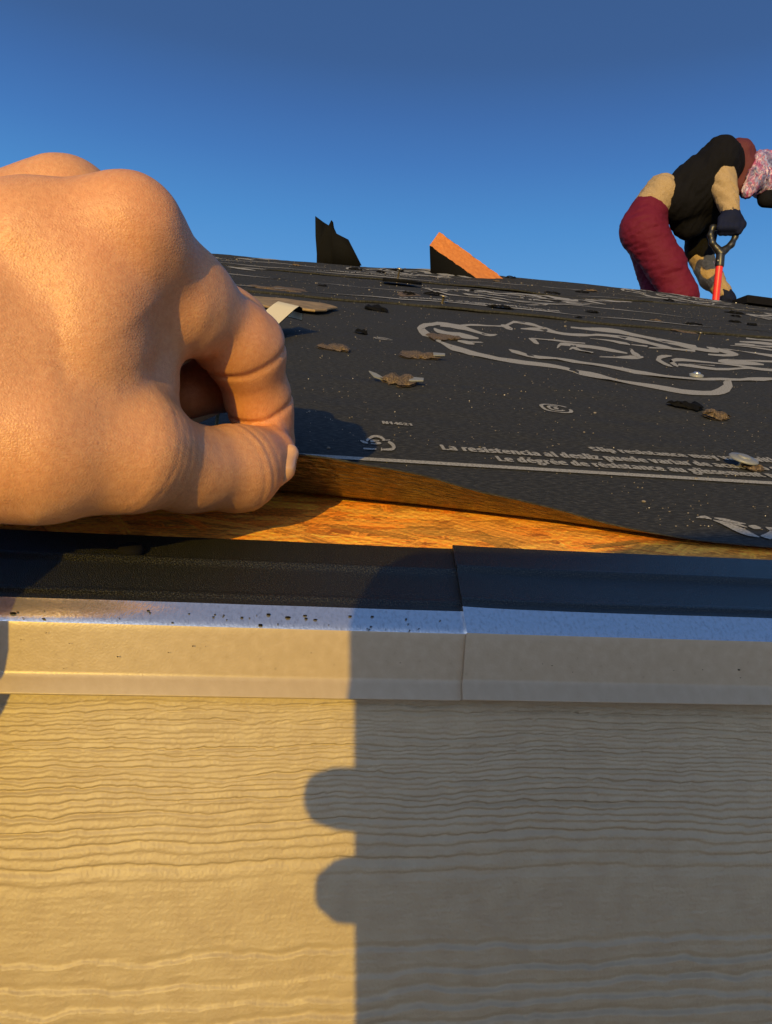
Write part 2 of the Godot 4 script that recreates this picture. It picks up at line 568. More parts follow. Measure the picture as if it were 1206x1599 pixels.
const LOGO := [
	[0.2502, 0.7525, 0.2484, 0.7446, 0.2437, 0.7436, 0.2397, 0.7269, 0.2375, 0.7401, 0.2303, 0.7124, 0.2366, 0.7568, 0.2266, 0.7203, 0.2361, 0.7817, 0.2241, 0.7366, 0.2327, 0.8055, 0.2203, 0.7564, 0.2276, 0.827, 0.2156, 0.777, 0.2202, 0.8399, 0.2095, 0.7924, 0.2125, 0.8478, 0.2033, 0.8047, 0.2067, 0.8536, 0.1989, 0.8159, 0.2008, 0.8552, 0.1942, 0.8208, 0.1932, 0.8508, 0.1868, 0.8146, 0.1852, 0.8421, 0.1785, 0.8003, 0.1771, 0.8298, 0.1696, 0.7786, 0.1695, 0.815, 0.1615, 0.7545, 0.1621, 0.7981, 0.1558, 0.7347, 0.1496, 0.742, 0.1587, 0.7491, 0.1447, 0.6931, 0.1597, 0.7533, 0.1452, 0.6711, 0.1584, 0.7301, 0.1479, 0.6589, 0.1578, 0.705, 0.1512, 0.6488, 0.1582, 0.6809, 0.1537, 0.6326, 0.1596, 0.6587, 0.1554, 0.6193, 0.1609, 0.6431],
	[0.1556, 0.6194, 0.159, 0.6335, 0.154, 0.6004, 0.1614, 0.6301, 0.1527, 0.5787, 0.1641, 0.6236, 0.1523, 0.5626, 0.1652, 0.6128, 0.1532, 0.549, 0.1661, 0.6008, 0.1557, 0.5398, 0.1677, 0.5891, 0.1595, 0.5327, 0.1702, 0.5761, 0.1649, 0.5253, 0.174, 0.5612, 0.1715, 0.5179, 0.1791, 0.5472, 0.1788, 0.5102, 0.1859, 0.5368, 0.1868, 0.502, 0.1941, 0.5277, 0.1958, 0.4923, 0.2036, 0.5183, 0.205, 0.4837, 0.2134, 0.5106, 0.2142, 0.4795, 0.2233, 0.5075, 0.2228, 0.4761, 0.2326, 0.5049, 0.2301, 0.4712, 0.2404, 0.4998, 0.2361, 0.4651, 0.2465, 0.4927, 0.2394, 0.4569, 0.2496, 0.4824, 0.2425, 0.4479, 0.2522, 0.4721, 0.2475, 0.4397, 0.2576, 0.4643, 0.253, 0.4318, 0.2636, 0.457, 0.2579, 0.4245, 0.2687, 0.4493, 0.2634, 0.4173, 0.2742, 0.4414, 0.2704, 0.4095, 0.2814, 0.433, 0.2779, 0.4016, 0.289, 0.4246, 0.285, 0.3937, 0.2961, 0.4159, 0.2919, 0.3866, 0.3032, 0.4086, 0.2984, 0.3808, 0.3107, 0.404, 0.3054, 0.3772, 0.3188, 0.4022, 0.3141, 0.3776, 0.3282, 0.4037, 0.3232, 0.3805, 0.3385, 0.4091, 0.3315, 0.3852, 0.3496, 0.4199, 0.3413, 0.3941, 0.3604, 0.4333, 0.3551, 0.4108, 0.3705, 0.4474, 0.377, 0.4434, 0.3716, 0.4486, 0.3951, 0.4782, 0.3721, 0.4495, 0.4007, 0.4925, 0.3788, 0.4625],
	[0.2229, 0.6015, 0.2247, 0.607, 0.2203, 0.5802, 0.2271, 0.6009, 0.2197, 0.5567, 0.231, 0.5919, 0.2262, 0.5447, 0.2359, 0.5744, 0.2353, 0.5387, 0.2421, 0.5595, 0.2447, 0.5401, 0.2514, 0.5601, 0.2537, 0.5422, 0.2611, 0.5633, 0.2602, 0.5364, 0.2683, 0.5585, 0.2649, 0.5295, 0.2737, 0.5525, 0.2673, 0.5265, 0.276, 0.5494, 0.2704, 0.5232, 0.2792, 0.5459, 0.2789, 0.517, 0.2883, 0.5404, 0.2879, 0.5087, 0.2982, 0.533, 0.2935, 0.4974, 0.3046, 0.5224, 0.2983, 0.4861, 0.3097, 0.5112, 0.3035, 0.4773, 0.3146, 0.501, 0.3091, 0.4702, 0.3196, 0.492, 0.3155, 0.4647, 0.3254, 0.485, 0.3226, 0.461, 0.3322, 0.4802, 0.3309, 0.4599, 0.3407, 0.4791, 0.3399, 0.4603, 0.3499, 0.4795, 0.3491, 0.4609, 0.3588, 0.4791, 0.359, 0.4627, 0.3684, 0.4799, 0.3703, 0.4668, 0.3796, 0.4837, 0.382, 0.4715, 0.392, 0.4893, 0.3931, 0.4745, 0.4053, 0.4957, 0.4046, 0.4785, 0.4192, 0.5037, 0.4177, 0.4871, 0.4341, 0.515, 0.4311, 0.4965, 0.4488, 0.5257, 0.4435, 0.5033, 0.4595, 0.5289, 0.4575, 0.5112, 0.4702, 0.5313, 0.4784, 0.5259, 0.488, 0.5408, 0.4965, 0.5391, 0.5035, 0.5497],
	[0.1892, 0.8049, 0.1919, 0.8189, 0.1972, 0.8049, 0.2003, 0.821, 0.2085, 0.8085, 0.2123, 0.8274, 0.2217, 0.8225, 0.2263, 0.8446, 0.2359, 0.8383, 0.2415, 0.8635, 0.2488, 0.8473, 0.2549, 0.8734, 0.2612, 0.8544, 0.2677, 0.8806, 0.2746, 0.8627, 0.2814, 0.8893, 0.2848, 0.8689, 0.2919, 0.8959],
	[0.2865, 0.8773, 0.299, 0.9209, 0.2861, 0.8612, 0.3023, 0.9171, 0.2865, 0.845, 0.305, 0.9074, 0.2896, 0.8403, 0.303, 0.8844, 0.2928, 0.8393, 0.3004, 0.864],
	[0.2948, 0.8774, 0.3022, 0.9125, 0.3112, 0.9206, 0.3198, 0.9582, 0.3305, 0.9671, 0.3417, 1.0103, 0.3399, 0.9773, 0.3533, 1.0235, 0.3462, 0.9727, 0.3602, 1.019, 0.3523, 0.9641, 0.3661, 1.0078, 0.3558, 0.9481, 0.3701, 0.9919, 0.3542, 0.923, 0.3727, 0.9775, 0.3514, 0.898, 0.373, 0.9591, 0.3497, 0.88, 0.3683, 0.9316, 0.3491, 0.8645, 0.3641, 0.9066, 0.3504, 0.8515, 0.364, 0.8904, 0.3544, 0.8422, 0.3673, 0.8788, 0.3633, 0.8369, 0.3752, 0.8703, 0.3745, 0.8358, 0.3858, 0.8668, 0.3868, 0.8402, 0.3983, 0.8712, 0.3991, 0.8475, 0.411, 0.8791, 0.4084, 0.8561, 0.4203, 0.8872, 0.4186, 0.8632, 0.4315, 0.8959, 0.435, 0.8659, 0.4519, 0.9072, 0.4505, 0.8627, 0.4721, 0.9129, 0.4587, 0.8508, 0.4819, 0.9026, 0.4625, 0.8328, 0.4869, 0.8852, 0.462, 0.8092, 0.4899, 0.8676, 0.4601, 0.7841, 0.4906, 0.8463, 0.459, 0.7586, 0.4886, 0.8175, 0.46, 0.7387, 0.4867, 0.7911, 0.4659, 0.7332, 0.4866, 0.7736, 0.4746, 0.7335, 0.49, 0.7635, 0.4866, 0.7346, 0.5028, 0.7655, 0.497, 0.7362, 0.5154, 0.771],
	[0.3128, 0.8692, 0.3168, 0.8826, 0.3188, 0.8691, 0.3245, 0.888, 0.3275, 0.8692, 0.3358, 0.8964, 0.3388, 0.87, 0.3512, 0.9095, 0.3483, 0.8709, 0.3646, 0.9211],
	[0.1716, 0.7538, 0.1749, 0.7669, 0.1689, 0.7332, 0.1758, 0.7616, 0.1675, 0.7096, 0.1774, 0.7546, 0.1705, 0.6986, 0.1795, 0.741, 0.1754, 0.6915, 0.1833, 0.7292, 0.1809, 0.6831, 0.1911, 0.731, 0.1868, 0.6765, 0.1993, 0.7325, 0.1927, 0.6734, 0.2037, 0.7202, 0.1986, 0.6726, 0.2065, 0.705, 0.2045, 0.6746, 0.2088, 0.692, 0.2087, 0.6762, 0.2105, 0.6834],
	[0.178, 0.6415, 0.1817, 0.6579, 0.1809, 0.6334, 0.1868, 0.6592, 0.1847, 0.6255, 0.1924, 0.6578, 0.1889, 0.6243, 0.1947, 0.6475, 0.1924, 0.625, 0.1956, 0.6375],
	[0.1885, 0.6413, 0.1914, 0.6545, 0.2105, 0.6571, 0.2122, 0.6639],
	[0.2814, 0.7276, 0.2865, 0.7419, 0.2764, 0.7018, 0.2872, 0.7315, 0.2722, 0.6764, 0.2869, 0.7167, 0.2734, 0.6699, 0.2831, 0.6964, 0.2758, 0.6697, 0.2794, 0.6795],
	[0.2857, 0.7311, 0.2921, 0.7517, 0.2916, 0.7296, 0.2994, 0.7544, 0.3006, 0.7284, 0.31, 0.7573, 0.3117, 0.7287, 0.3222, 0.7596, 0.3249, 0.7303, 0.3352, 0.7595, 0.3417, 0.7341, 0.3487, 0.7528, 0.3557, 0.7377, 0.3589, 0.7461],
	[0.2907, 0.6488, 0.2914, 0.6535, 0.2976, 0.6648, 0.3004, 0.6774, 0.3051, 0.6795, 0.3138, 0.7074, 0.3125, 0.6858, 0.3234, 0.717, 0.3199, 0.6883, 0.331, 0.7188, 0.3249, 0.6876, 0.3369, 0.7201, 0.3297, 0.6844, 0.3428, 0.7186, 0.337, 0.6797, 0.3503, 0.7138, 0.3447, 0.674, 0.3582, 0.7074, 0.3517, 0.6678, 0.366, 0.702, 0.3587, 0.662, 0.3727, 0.6946, 0.367, 0.6576, 0.3772, 0.6807, 0.3735, 0.6547, 0.3798, 0.6687],
	[0.3011, 0.6389, 0.3022, 0.6444, 0.3079, 0.6536, 0.3112, 0.6662, 0.3134, 0.6633, 0.3223, 0.6883, 0.3134, 0.6542, 0.3225, 0.6768, 0.3131, 0.6396, 0.3211, 0.6594, 0.3178, 0.6311, 0.3256, 0.6507, 0.3224, 0.6257, 0.3303, 0.6453],
	[0.3183, 0.5968, 0.3219, 0.6058, 0.3266, 0.5987, 0.3313, 0.6101, 0.3375, 0.6014, 0.3439, 0.6168, 0.3475, 0.6037, 0.3574, 0.6268, 0.3578, 0.6076, 0.3703, 0.6362, 0.3695, 0.6166, 0.38, 0.6401, 0.379, 0.625, 0.3864, 0.6414],
	[0.4034, 0.7168, 0.4075, 0.7237, 0.3915, 0.6877, 0.402, 0.7063, 0.3785, 0.6533, 0.397, 0.6885, 0.3738, 0.6328, 0.3928, 0.6706, 0.3724, 0.6216, 0.3894, 0.6557],
	[0.4251, 0.9847, 0.4324, 1.0047, 0.4301, 0.9827, 0.4379, 1.0039, 0.4382, 0.9787, 0.4481, 1.0053, 0.4497, 0.9717, 0.4667, 1.0155, 0.4626, 0.9636, 0.4867, 1.0238, 0.475, 0.9586, 0.5006, 1.0201, 0.4866, 0.9489, 0.512, 1.0076, 0.4961, 0.9255, 0.5226, 0.9843, 0.5033, 0.8975, 0.5315, 0.9573, 0.5081, 0.8711, 0.5385, 0.9333, 0.5107, 0.8431, 0.5438, 0.9084, 0.5105, 0.8094, 0.5463, 0.8776, 0.5103, 0.7794, 0.5496, 0.8527, 0.5119, 0.7603, 0.5593, 0.8473, 0.5159, 0.7489, 0.5684, 0.8436, 0.5256, 0.7466, 0.5699, 0.8246, 0.5348, 0.7479, 0.569, 0.8074],
	[0.4356, 0.734, 0.4414, 0.7466, 0.4463, 0.7354, 0.4542, 0.752, 0.4594, 0.7363, 0.4699, 0.7577, 0.4704, 0.7347, 0.4826, 0.7587, 0.4784, 0.7328, 0.4917, 0.7584],
	[0.3863, 0.8024, 0.3918, 0.8168, 0.3959, 0.8025, 0.4031, 0.8205, 0.4064, 0.7986, 0.4163, 0.8227, 0.4104, 0.784, 0.4254, 0.8189, 0.4128, 0.7683, 0.431, 0.8093, 0.4166, 0.759, 0.4301, 0.7887, 0.4196, 0.7534, 0.4276, 0.7706],
	[0.4253, 0.7623, 0.4303, 0.7733, 0.4413, 0.7511, 0.4496, 0.7686],
	[0.5426, 0.766, 0.5752, 0.8224, 0.5424, 0.7537, 0.5779, 0.8141, 0.5439, 0.7417, 0.5787, 0.8, 0.5506, 0.7401, 0.5719, 0.7753, 0.5572, 0.7415, 0.565, 0.7543],
	[0.5012, 0.713, 0.5102, 0.7293, 0.511, 0.7142, 0.5215, 0.7328, 0.5245, 0.7176, 0.5363, 0.7383, 0.5407, 0.7274, 0.5518, 0.7466, 0.5542, 0.7368, 0.5642, 0.754],
	[0.4414, 0.685, 0.436, 0.674, 0.4359, 0.686, 0.4234, 0.6598, 0.427, 0.6818, 0.4087, 0.6415, 0.4128, 0.6621, 0.3993, 0.6267, 0.3886, 0.6154, 0.4022, 0.6331, 0.3784, 0.5864, 0.3974, 0.62, 0.3752, 0.5699, 0.3897, 0.5965, 0.3753, 0.5591, 0.3834, 0.5741, 0.3765, 0.5527, 0.3793, 0.5579],
	[0.3897, 0.5666, 0.3841, 0.5569, 0.3993, 0.592, 0.3853, 0.5682, 0.4085, 0.6144, 0.3931, 0.5931, 0.4064, 0.6104, 0.4186, 0.6409, 0.418, 0.6279, 0.4326, 0.6578, 0.4288, 0.6337, 0.4423, 0.6598, 0.4388, 0.6328, 0.4515, 0.6567, 0.4489, 0.6312, 0.4617, 0.6546, 0.4583, 0.6275, 0.4716, 0.6511, 0.4669, 0.6228, 0.4804, 0.6462, 0.474, 0.6158, 0.4877, 0.6387, 0.4774, 0.6032, 0.4913, 0.6258, 0.482, 0.592, 0.4956, 0.6137, 0.4936, 0.589, 0.5056, 0.6079, 0.5076, 0.5901, 0.5176, 0.6055, 0.5227, 0.5947, 0.5307, 0.6068, 0.5348, 0.5996, 0.5411, 0.609],
	[0.3909, 0.5701, 0.3998, 0.5874, 0.3962, 0.5688, 0.4052, 0.5859, 0.4039, 0.5659, 0.4131, 0.5831, 0.4117, 0.5578, 0.4221, 0.5764, 0.4229, 0.5535, 0.4339, 0.5731, 0.443, 0.5648, 0.4531, 0.5825, 0.4646, 0.5804, 0.4732, 0.5952, 0.4808, 0.5912, 0.4879, 0.6031, 0.4918, 0.5987, 0.4975, 0.6081],
	[0.412, 0.5881, 0.4183, 0.6001, 0.4175, 0.5868, 0.4268, 0.6044, 0.4248, 0.5857, 0.4364, 0.607, 0.4333, 0.5867, 0.4412, 0.6008, 0.4403, 0.5879, 0.4437, 0.5939],
	[0.4836, 0.6575, 0.4918, 0.6719, 0.483, 0.6493, 0.5006, 0.68, 0.4847, 0.641, 0.5119, 0.6877, 0.4921, 0.6389, 0.5211, 0.6878, 0.503, 0.6396, 0.529, 0.6825, 0.5186, 0.6426, 0.535, 0.6689, 0.5321, 0.6458, 0.5388, 0.6563],
	[0.5075, 0.677, 0.5129, 0.6864, 0.5245, 0.6831, 0.5318, 0.6955, 0.5453, 0.6899, 0.5549, 0.7054, 0.5607, 0.6927, 0.571, 0.7092, 0.574, 0.6944, 0.5842, 0.7103, 0.587, 0.6969, 0.5955, 0.7098, 0.5965, 0.6988, 0.6031, 0.7088],
	[0.6296, 0.8858, 0.6397, 0.9031, 0.638, 0.8788, 0.6537, 0.905, 0.6494, 0.8695, 0.6705, 0.9037, 0.6616, 0.86, 0.6822, 0.8926, 0.6739, 0.8515, 0.6918, 0.879, 0.6865, 0.8459, 0.7006, 0.8673, 0.6959, 0.8426, 0.7068, 0.8587],
	[0.662, 0.9286, 0.673, 0.9473, 0.6743, 0.9242, 0.6935, 0.9559, 0.69, 0.9197, 0.7174, 0.9639, 0.7036, 0.9191, 0.7313, 0.9629, 0.7175, 0.9199, 0.7419, 0.9577, 0.7348, 0.921, 0.7531, 0.9488, 0.7487, 0.9221, 0.7613, 0.9409],
	[0.705, 0.9885, 0.7174, 1.0093, 0.7163, 0.9878, 0.7356, 1.0197, 0.7313, 0.9871, 0.7575, 1.0295, 0.7456, 0.9872, 0.7716, 1.0283, 0.7605, 0.9875, 0.7833, 1.0227, 0.7779, 0.9872, 0.7961, 1.0148, 0.7916, 0.9868, 0.8057, 1.0078],
	[0.7647, 1.07, 0.7791, 1.0938, 0.782, 1.0623, 0.8052, 1.0996, 0.8042, 1.056, 0.8349, 1.1038, 0.8269, 1.0607, 0.8515, 1.098, 0.8449, 1.0672, 0.8609, 1.0911],
	[0.5774, 0.8234, 0.5847, 0.8361, 0.5829, 0.8119, 0.5938, 0.8304, 0.5909, 0.7951, 0.6057, 0.8195, 0.6004, 0.7719, 0.6176, 0.7993, 0.6107, 0.7522, 0.6283, 0.7793, 0.6227, 0.7469, 0.6362, 0.7672, 0.6323, 0.7467, 0.6413, 0.76]
]
const RECYCLE := [
	[0.0377, 0.1646, 0.0373, 0.1677, 0.039, 0.168, 0.0387, 0.1717, 0.0407, 0.1717, 0.0406, 0.1762, 0.0418, 0.1734, 0.0421, 0.1781, 0.0429, 0.1741, 0.0434, 0.1786, 0.0439, 0.1734, 0.0447, 0.1783, 0.0446, 0.172, 0.0458, 0.1768, 0.0454, 0.1698, 0.0464, 0.1734, 0.0459, 0.1677, 0.0468, 0.1704],
	[0.0449, 0.168, 0.045, 0.1694, 0.0489, 0.1701, 0.049, 0.1713],
	[0.0472, 0.1655, 0.0481, 0.1691, 0.0478, 0.1632, 0.0489, 0.1676, 0.0483, 0.1604, 0.0498, 0.1654, 0.0485, 0.1586, 0.0502, 0.1625, 0.0486, 0.1585, 0.05, 0.1581, 0.0486, 0.1583, 0.0488, 0.1542, 0.0478, 0.1568, 0.0475, 0.1525, 0.0465, 0.1558, 0.0461, 0.1521, 0.0451, 0.1552, 0.0447, 0.1521, 0.0439, 0.1547, 0.0436, 0.1519, 0.043, 0.1545, 0.0427, 0.1518],
	[0.0432, 0.1563, 0.0436, 0.1562, 0.0424, 0.1503, 0.0427, 0.1503],
	[0.0349, 0.1522, 0.0352, 0.1545, 0.036, 0.1518, 0.0363, 0.1544, 0.0375, 0.1516, 0.0378, 0.1542, 0.0392, 0.152, 0.0395, 0.1543, 0.0407, 0.1524, 0.0409, 0.1545],
	[0.0347, 0.1655, 0.0349, 0.1668, 0.0352, 0.1637, 0.0357, 0.1665, 0.0359, 0.1618, 0.0366, 0.1658, 0.037, 0.1614, 0.0374, 0.1643, 0.0379, 0.1615, 0.0381, 0.1629]
]
const LOW_LOGO := [
	[0.1518, 0.0796, 0.1522, 0.0803, 0.1533, 0.0796, 0.1544, 0.0818, 0.155, 0.0795, 0.157, 0.0829, 0.1562, 0.079, 0.1577, 0.0813, 0.1571, 0.0784, 0.1578, 0.0794],
	[0.1592, 0.0803, 0.1597, 0.0811, 0.1602, 0.0792, 0.1614, 0.0811, 0.1614, 0.0778, 0.1633, 0.0808, 0.1625, 0.0763, 0.1648, 0.0797, 0.1639, 0.0751, 0.166, 0.0784, 0.1665, 0.0749, 0.1677, 0.0769, 0.1687, 0.0751, 0.1692, 0.0758],
	[0.1621, 0.0765, 0.1626, 0.0772, 0.163, 0.075, 0.1641, 0.0767, 0.1642, 0.0733, 0.1658, 0.0757, 0.1657, 0.072, 0.1669, 0.0736, 0.167, 0.0712, 0.1675, 0.0719],
	[0.1574, 0.0776, 0.1579, 0.0784, 0.1581, 0.0759, 0.1594, 0.0779, 0.1588, 0.0733, 0.1613, 0.077, 0.1592, 0.0703, 0.1628, 0.0753, 0.1597, 0.0672, 0.1639, 0.073, 0.1604, 0.0647, 0.1648, 0.0705, 0.1616, 0.0627, 0.1654, 0.0678, 0.1637, 0.0617, 0.1657, 0.0645, 0.1655, 0.0612, 0.166, 0.0618],
	[0.1684, 0.0727, 0.1691, 0.0737, 0.1686, 0.0713, 0.1705, 0.0743, 0.169, 0.07, 0.1721, 0.0746, 0.1705, 0.0701, 0.1727, 0.0734, 0.1719, 0.0706, 0.173, 0.0721],
	[0.1671, 0.0628, 0.1677, 0.0637, 0.1675, 0.061, 0.1702, 0.0653, 0.1688, 0.0598, 0.1731, 0.0676, 0.1718, 0.0613, 0.1757, 0.0701, 0.1742, 0.0631, 0.1781, 0.0724],
	[0.175, 0.0726, 0.1756, 0.0733, 0.1747, 0.0711, 0.1763, 0.0731, 0.1746, 0.0692, 0.1773, 0.0729, 0.1753, 0.0678, 0.1788, 0.0727, 0.1761, 0.0668, 0.1801, 0.0724]
]

func _ready() -> void:
	rng.seed = 11
	n1.seed = 5
	n1.frequency = 0.01
	n1.fractal_octaves = 3
	n2.seed = 9
	n2.frequency = 0.01
	n2.fractal_octaves = 4
	# ------------------------------------------------ camera, sky, sun, exposure
	var cam := Camera3D.new()
	cam.name = "camera"
	add_child(cam)
	cam.transform = Transform3D(Basis(Vector3(0.98923, 0.05059, 0.13733), Vector3(-0.04942, 0.99871, -0.01192), Vector3(-0.13776, 0.00500, 0.99045)), Vector3(0.00000, 0.02458, 0.18905))
	cam.fov = 67.36
	cam.near = 0.004
	cam.far = 900.0
	cam.current = true
	var env := Environment.new()
	env.background_mode = Environment.BG_SKY
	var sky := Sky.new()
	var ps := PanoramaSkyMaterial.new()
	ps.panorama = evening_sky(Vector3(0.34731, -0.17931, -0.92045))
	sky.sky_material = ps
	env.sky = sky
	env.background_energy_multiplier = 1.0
	env.tonemap_mode = Environment.TONE_MAPPER_LINEAR
	env.tonemap_exposure = 1.0
	env.sdfgi_enabled = true
	env.ssao_enabled = true
	env.ssil_enabled = true
	var we := WorldEnvironment.new()
	we.name = "environment"
	we.environment = env
	add_child(we)
	var sun := DirectionalLight3D.new()
	sun.name = "sun"
	add_child(sun)
	sun.look_at_from_position(Vector3.ZERO, Vector3(0.34731, -0.17931, -0.92045), Vector3.UP)
	sun.light_color = lin(1.0, 0.62, 0.06)
	sun.light_energy = 1.44
	sun.light_angular_distance = 0.5
	sun.shadow_enabled = true

	materials()
	setting()
	sheet()
	eave()
	scraps()
	far_things()
	worker()
	photographer()

func materials() -> void:
	var grain := tex(noise_img(512, 0.02, FastNoiseLite.TYPE_SIMPLEX, 5, 3))
	var fine := tex(noise_img(512, 0.09, FastNoiseLite.TYPE_SIMPLEX, 3, 4))
	# beige paint: fine orange-peel relief, faint tone patches
	var p := mat("beige_paint", Color.WHITE, 0.52)
	p.albedo_texture = ramp_tex(noise_img(512, 0.012, FastNoiseLite.TYPE_SIMPLEX, 6, 21), [[0.0, Color(0.31, 0.25, 0.165)], [0.5, Color(0.34, 0.28, 0.185)], [1.0, Color(0.365, 0.305, 0.205)]])
	tri(p, Vector3(14, 14, 14))
	bump(p, fine, 0.011)
	var mp := mat("beige_metal_paint", Color.WHITE, 0.36)
	mp.albedo_texture = ramp_tex(noise_img(512, 0.02, FastNoiseLite.TYPE_SIMPLEX, 6, 22), [[0.0, Color(0.25, 0.195, 0.13)], [0.12, Color(0.315, 0.25, 0.165)], [0.6, Color(0.335, 0.267, 0.18)], [1.0, Color(0.36, 0.29, 0.20)]])
	tri(mp, Vector3(22, 22, 22))
	bump(mp, fine, 0.0022)
	# bare nosing of the drip edge: a glossy grey metal
	var ns := mat("bare_metal", Color.WHITE, 0.3, 0.9)
	ns.albedo_texture = ramp_tex(noise_img(512, 0.05, FastNoiseLite.TYPE_SIMPLEX, 4, 23), [[0.0, Color(0.55, 0.55, 0.55)], [0.35, Color(0.86, 0.86, 0.85)], [1.0, Color(0.95, 0.95, 0.94)]])
	ns.roughness_texture = ramp_tex(noise_img(512, 0.03, FastNoiseLite.TYPE_SIMPLEX, 4, 24), [[0.0, Color(0.45, 0.45, 0.45)], [1.0, Color(1, 1, 1)]])
	ns.roughness = 0.24
	tri(ns, Vector3(25, 25, 25))
	bump(ns, fine, 0.003)
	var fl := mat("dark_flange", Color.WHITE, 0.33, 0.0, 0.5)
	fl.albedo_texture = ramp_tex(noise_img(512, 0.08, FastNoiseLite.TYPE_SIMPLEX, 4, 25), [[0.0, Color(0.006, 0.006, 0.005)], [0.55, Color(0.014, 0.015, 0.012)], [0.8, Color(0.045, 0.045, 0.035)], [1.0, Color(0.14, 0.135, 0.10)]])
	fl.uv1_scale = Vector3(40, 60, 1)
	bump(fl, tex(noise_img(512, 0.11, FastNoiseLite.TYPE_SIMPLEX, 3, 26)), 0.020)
	# black woven underlayment: fine ribs along the roll
	var ft := mat("black_underlayment", Color.WHITE, 0.85, 0.0, 0.22)
	ft.albedo_texture = ramp_tex(noise_img(1024, 0.05, FastNoiseLite.TYPE_SIMPLEX, 5, 31), [[0.0, Color(0.018, 0.0195, 0.021)], [0.5, Color(0.031, 0.0325, 0.034)], [0.78, Color(0.044, 0.045, 0.045)], [1.0, Color(0.12, 0.115, 0.105)]])
	ft.uv1_scale = Vector3(3.2, 11.0, 1)
	bump(ft, tex(noise_img(1024, 0.09, FastNoiseLite.TYPE_SIMPLEX, 3, 32)), 0.03)
	var pr := mat("grey_print", Color.WHITE, 0.8, 0.0, 0.25)
	pr.albedo_texture = ramp_tex(noise_img(512, 0.14, FastNoiseLite.TYPE_SIMPLEX, 3, 33), [[0.0, Color(0.11, 0.11, 0.105)], [0.4, Color(0.25, 0.245, 0.235)], [1.0, Color(0.38, 0.375, 0.36)]])
	pr.uv1_scale = Vector3(9, 9, 1)
	var us := mat("underside_film", Color.WHITE, 0.16, 0.45, 0.8)
	us.albedo_texture = ramp_tex(noise_img(512, 0.03, FastNoiseLite.TYPE_SIMPLEX, 5, 34), [[0.0, Color(0.022, 0.016, 0.009)], [0.5, Color(0.045, 0.033, 0.017)], [0.85, Color(0.10, 0.077, 0.04)], [1.0, Color(0.3, 0.25, 0.13)]])
	us.uv1_scale = Vector3(7, 30, 1)
	bump(us, tex(noise_img(512, 0.035, FastNoiseLite.TYPE_SIMPLEX, 4, 35)), 0.08)
	# strand board
	var sb := mat("strand_board", Color.WHITE, 0.6, 0.0, 0.4)
	var pics := strand_board()
	sb.albedo_texture = pics[0]
	bump(sb, pics[1], 0.045)
	sb.uv1_scale = Vector3(1.0 / 0.32, 1.0 / 0.16, 1)
	var sbf := mat("broken_board", Color.WHITE, 0.7)
	sbf.albedo_texture = ramp_tex(noise_img(512, 0.03, FastNoiseLite.TYPE_SIMPLEX, 6, 36), [[0.0, Color(0.40, 0.12, 0.02)], [0.5, Color(0.52, 0.17, 0.03)], [1.0, Color(0.62, 0.23, 0.05)]])
	tri(sbf, Vector3(3, 3, 3))
	bump(sbf, grain, 0.08)
	# scraps
	var sc := mat("weathered_shingle", Color.WHITE, 0.8)
	sc.albedo_texture = ramp_tex(noise_img(512, 0.06, FastNoiseLite.TYPE_SIMPLEX, 5, 37), [[0.0, Color(0.02, 0.016, 0.012)], [0.45, Color(0.06, 0.04, 0.024)], [0.75, Color(0.17, 0.115, 0.062)], [1.0, Color(0.38, 0.29, 0.18)]])
	tri(sc, Vector3(16, 16, 16))
	bump(sc, fine, 0.06)
	mat("grey_plastic", lin(0.17, 0.18, 0.19), 0.45)
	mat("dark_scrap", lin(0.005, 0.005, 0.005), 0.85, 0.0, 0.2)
	mat("cream_film", lin(0.62, 0.55, 0.38), 0.55)
	var kr := mat("kraft", Color.WHITE, 0.8)
	kr.albedo_texture = ramp_tex(noise_img(512, 0.02, FastNoiseLite.TYPE_SIMPLEX, 5, 38), [[0.0, Color(0.10, 0.07, 0.035)], [0.5, Color(0.22, 0.15, 0.07)], [1.0, Color(0.32, 0.22, 0.11)]])
	tri(kr, Vector3(4, 4, 4))
	mat("nail_steel", lin(0.45, 0.38, 0.24), 0.35, 0.8)
	mat("zinc", lin(0.6, 0.6, 0.58), 0.3, 0.9)
	mat("grit", lin(0.16, 0.14, 0.12), 0.7)
	mat("pale_grit", lin(0.55, 0.50, 0.42), 0.6)
	# ground and house
	var g := mat("concrete", Color.WHITE, 0.9)
	g.albedo_texture = ramp_tex(noise_img(512, 0.03, FastNoiseLite.TYPE_SIMPLEX, 6, 39), [[0.0, Color(0.18, 0.175, 0.165)], [0.5, Color(0.24, 0.235, 0.22)], [1.0, Color(0.30, 0.29, 0.275)]])
	tri(g, Vector3(0.3, 0.3, 0.3))
	# people
	var sk := mat("skin", Color.WHITE, 0.46, 0.0, 0.5)
	sk.vertex_color_use_as_albedo = true
	sk.albedo_texture = ramp_tex(noise_img(512, 0.03, FastNoiseLite.TYPE_SIMPLEX, 6, 41), [[0.0, Color(0.46, 0.205, 0.090)], [0.35, Color(0.515, 0.245, 0.113)], [0.65, Color(0.55, 0.275, 0.13)], [1.0, Color(0.61, 0.325, 0.16)]])
	tri(sk, Vector3(34, 34, 34))
	sk.subsurf_scatter_enabled = true
	sk.subsurf_scatter_strength = 0.10
	var cells := FastNoiseLite.new()
	cells.seed = 4
	cells.noise_type = FastNoiseLite.TYPE_CELLULAR
	cells.cellular_return_type = FastNoiseLite.RETURN_DISTANCE2_SUB
	cells.frequency = 0.085
	cells.fractal_type = FastNoiseLite.FRACTAL_FBM
	cells.fractal_octaves = 3
	cells.domain_warp_enabled = true
	cells.domain_warp_amplitude = 8.0
	cells.domain_warp_frequency = 0.02
	bump(sk, tex(cells.get_seamless_image(512, 512)), 0.014)
	mat("skin_plain", lin(0.58, 0.35, 0.22), 0.5)
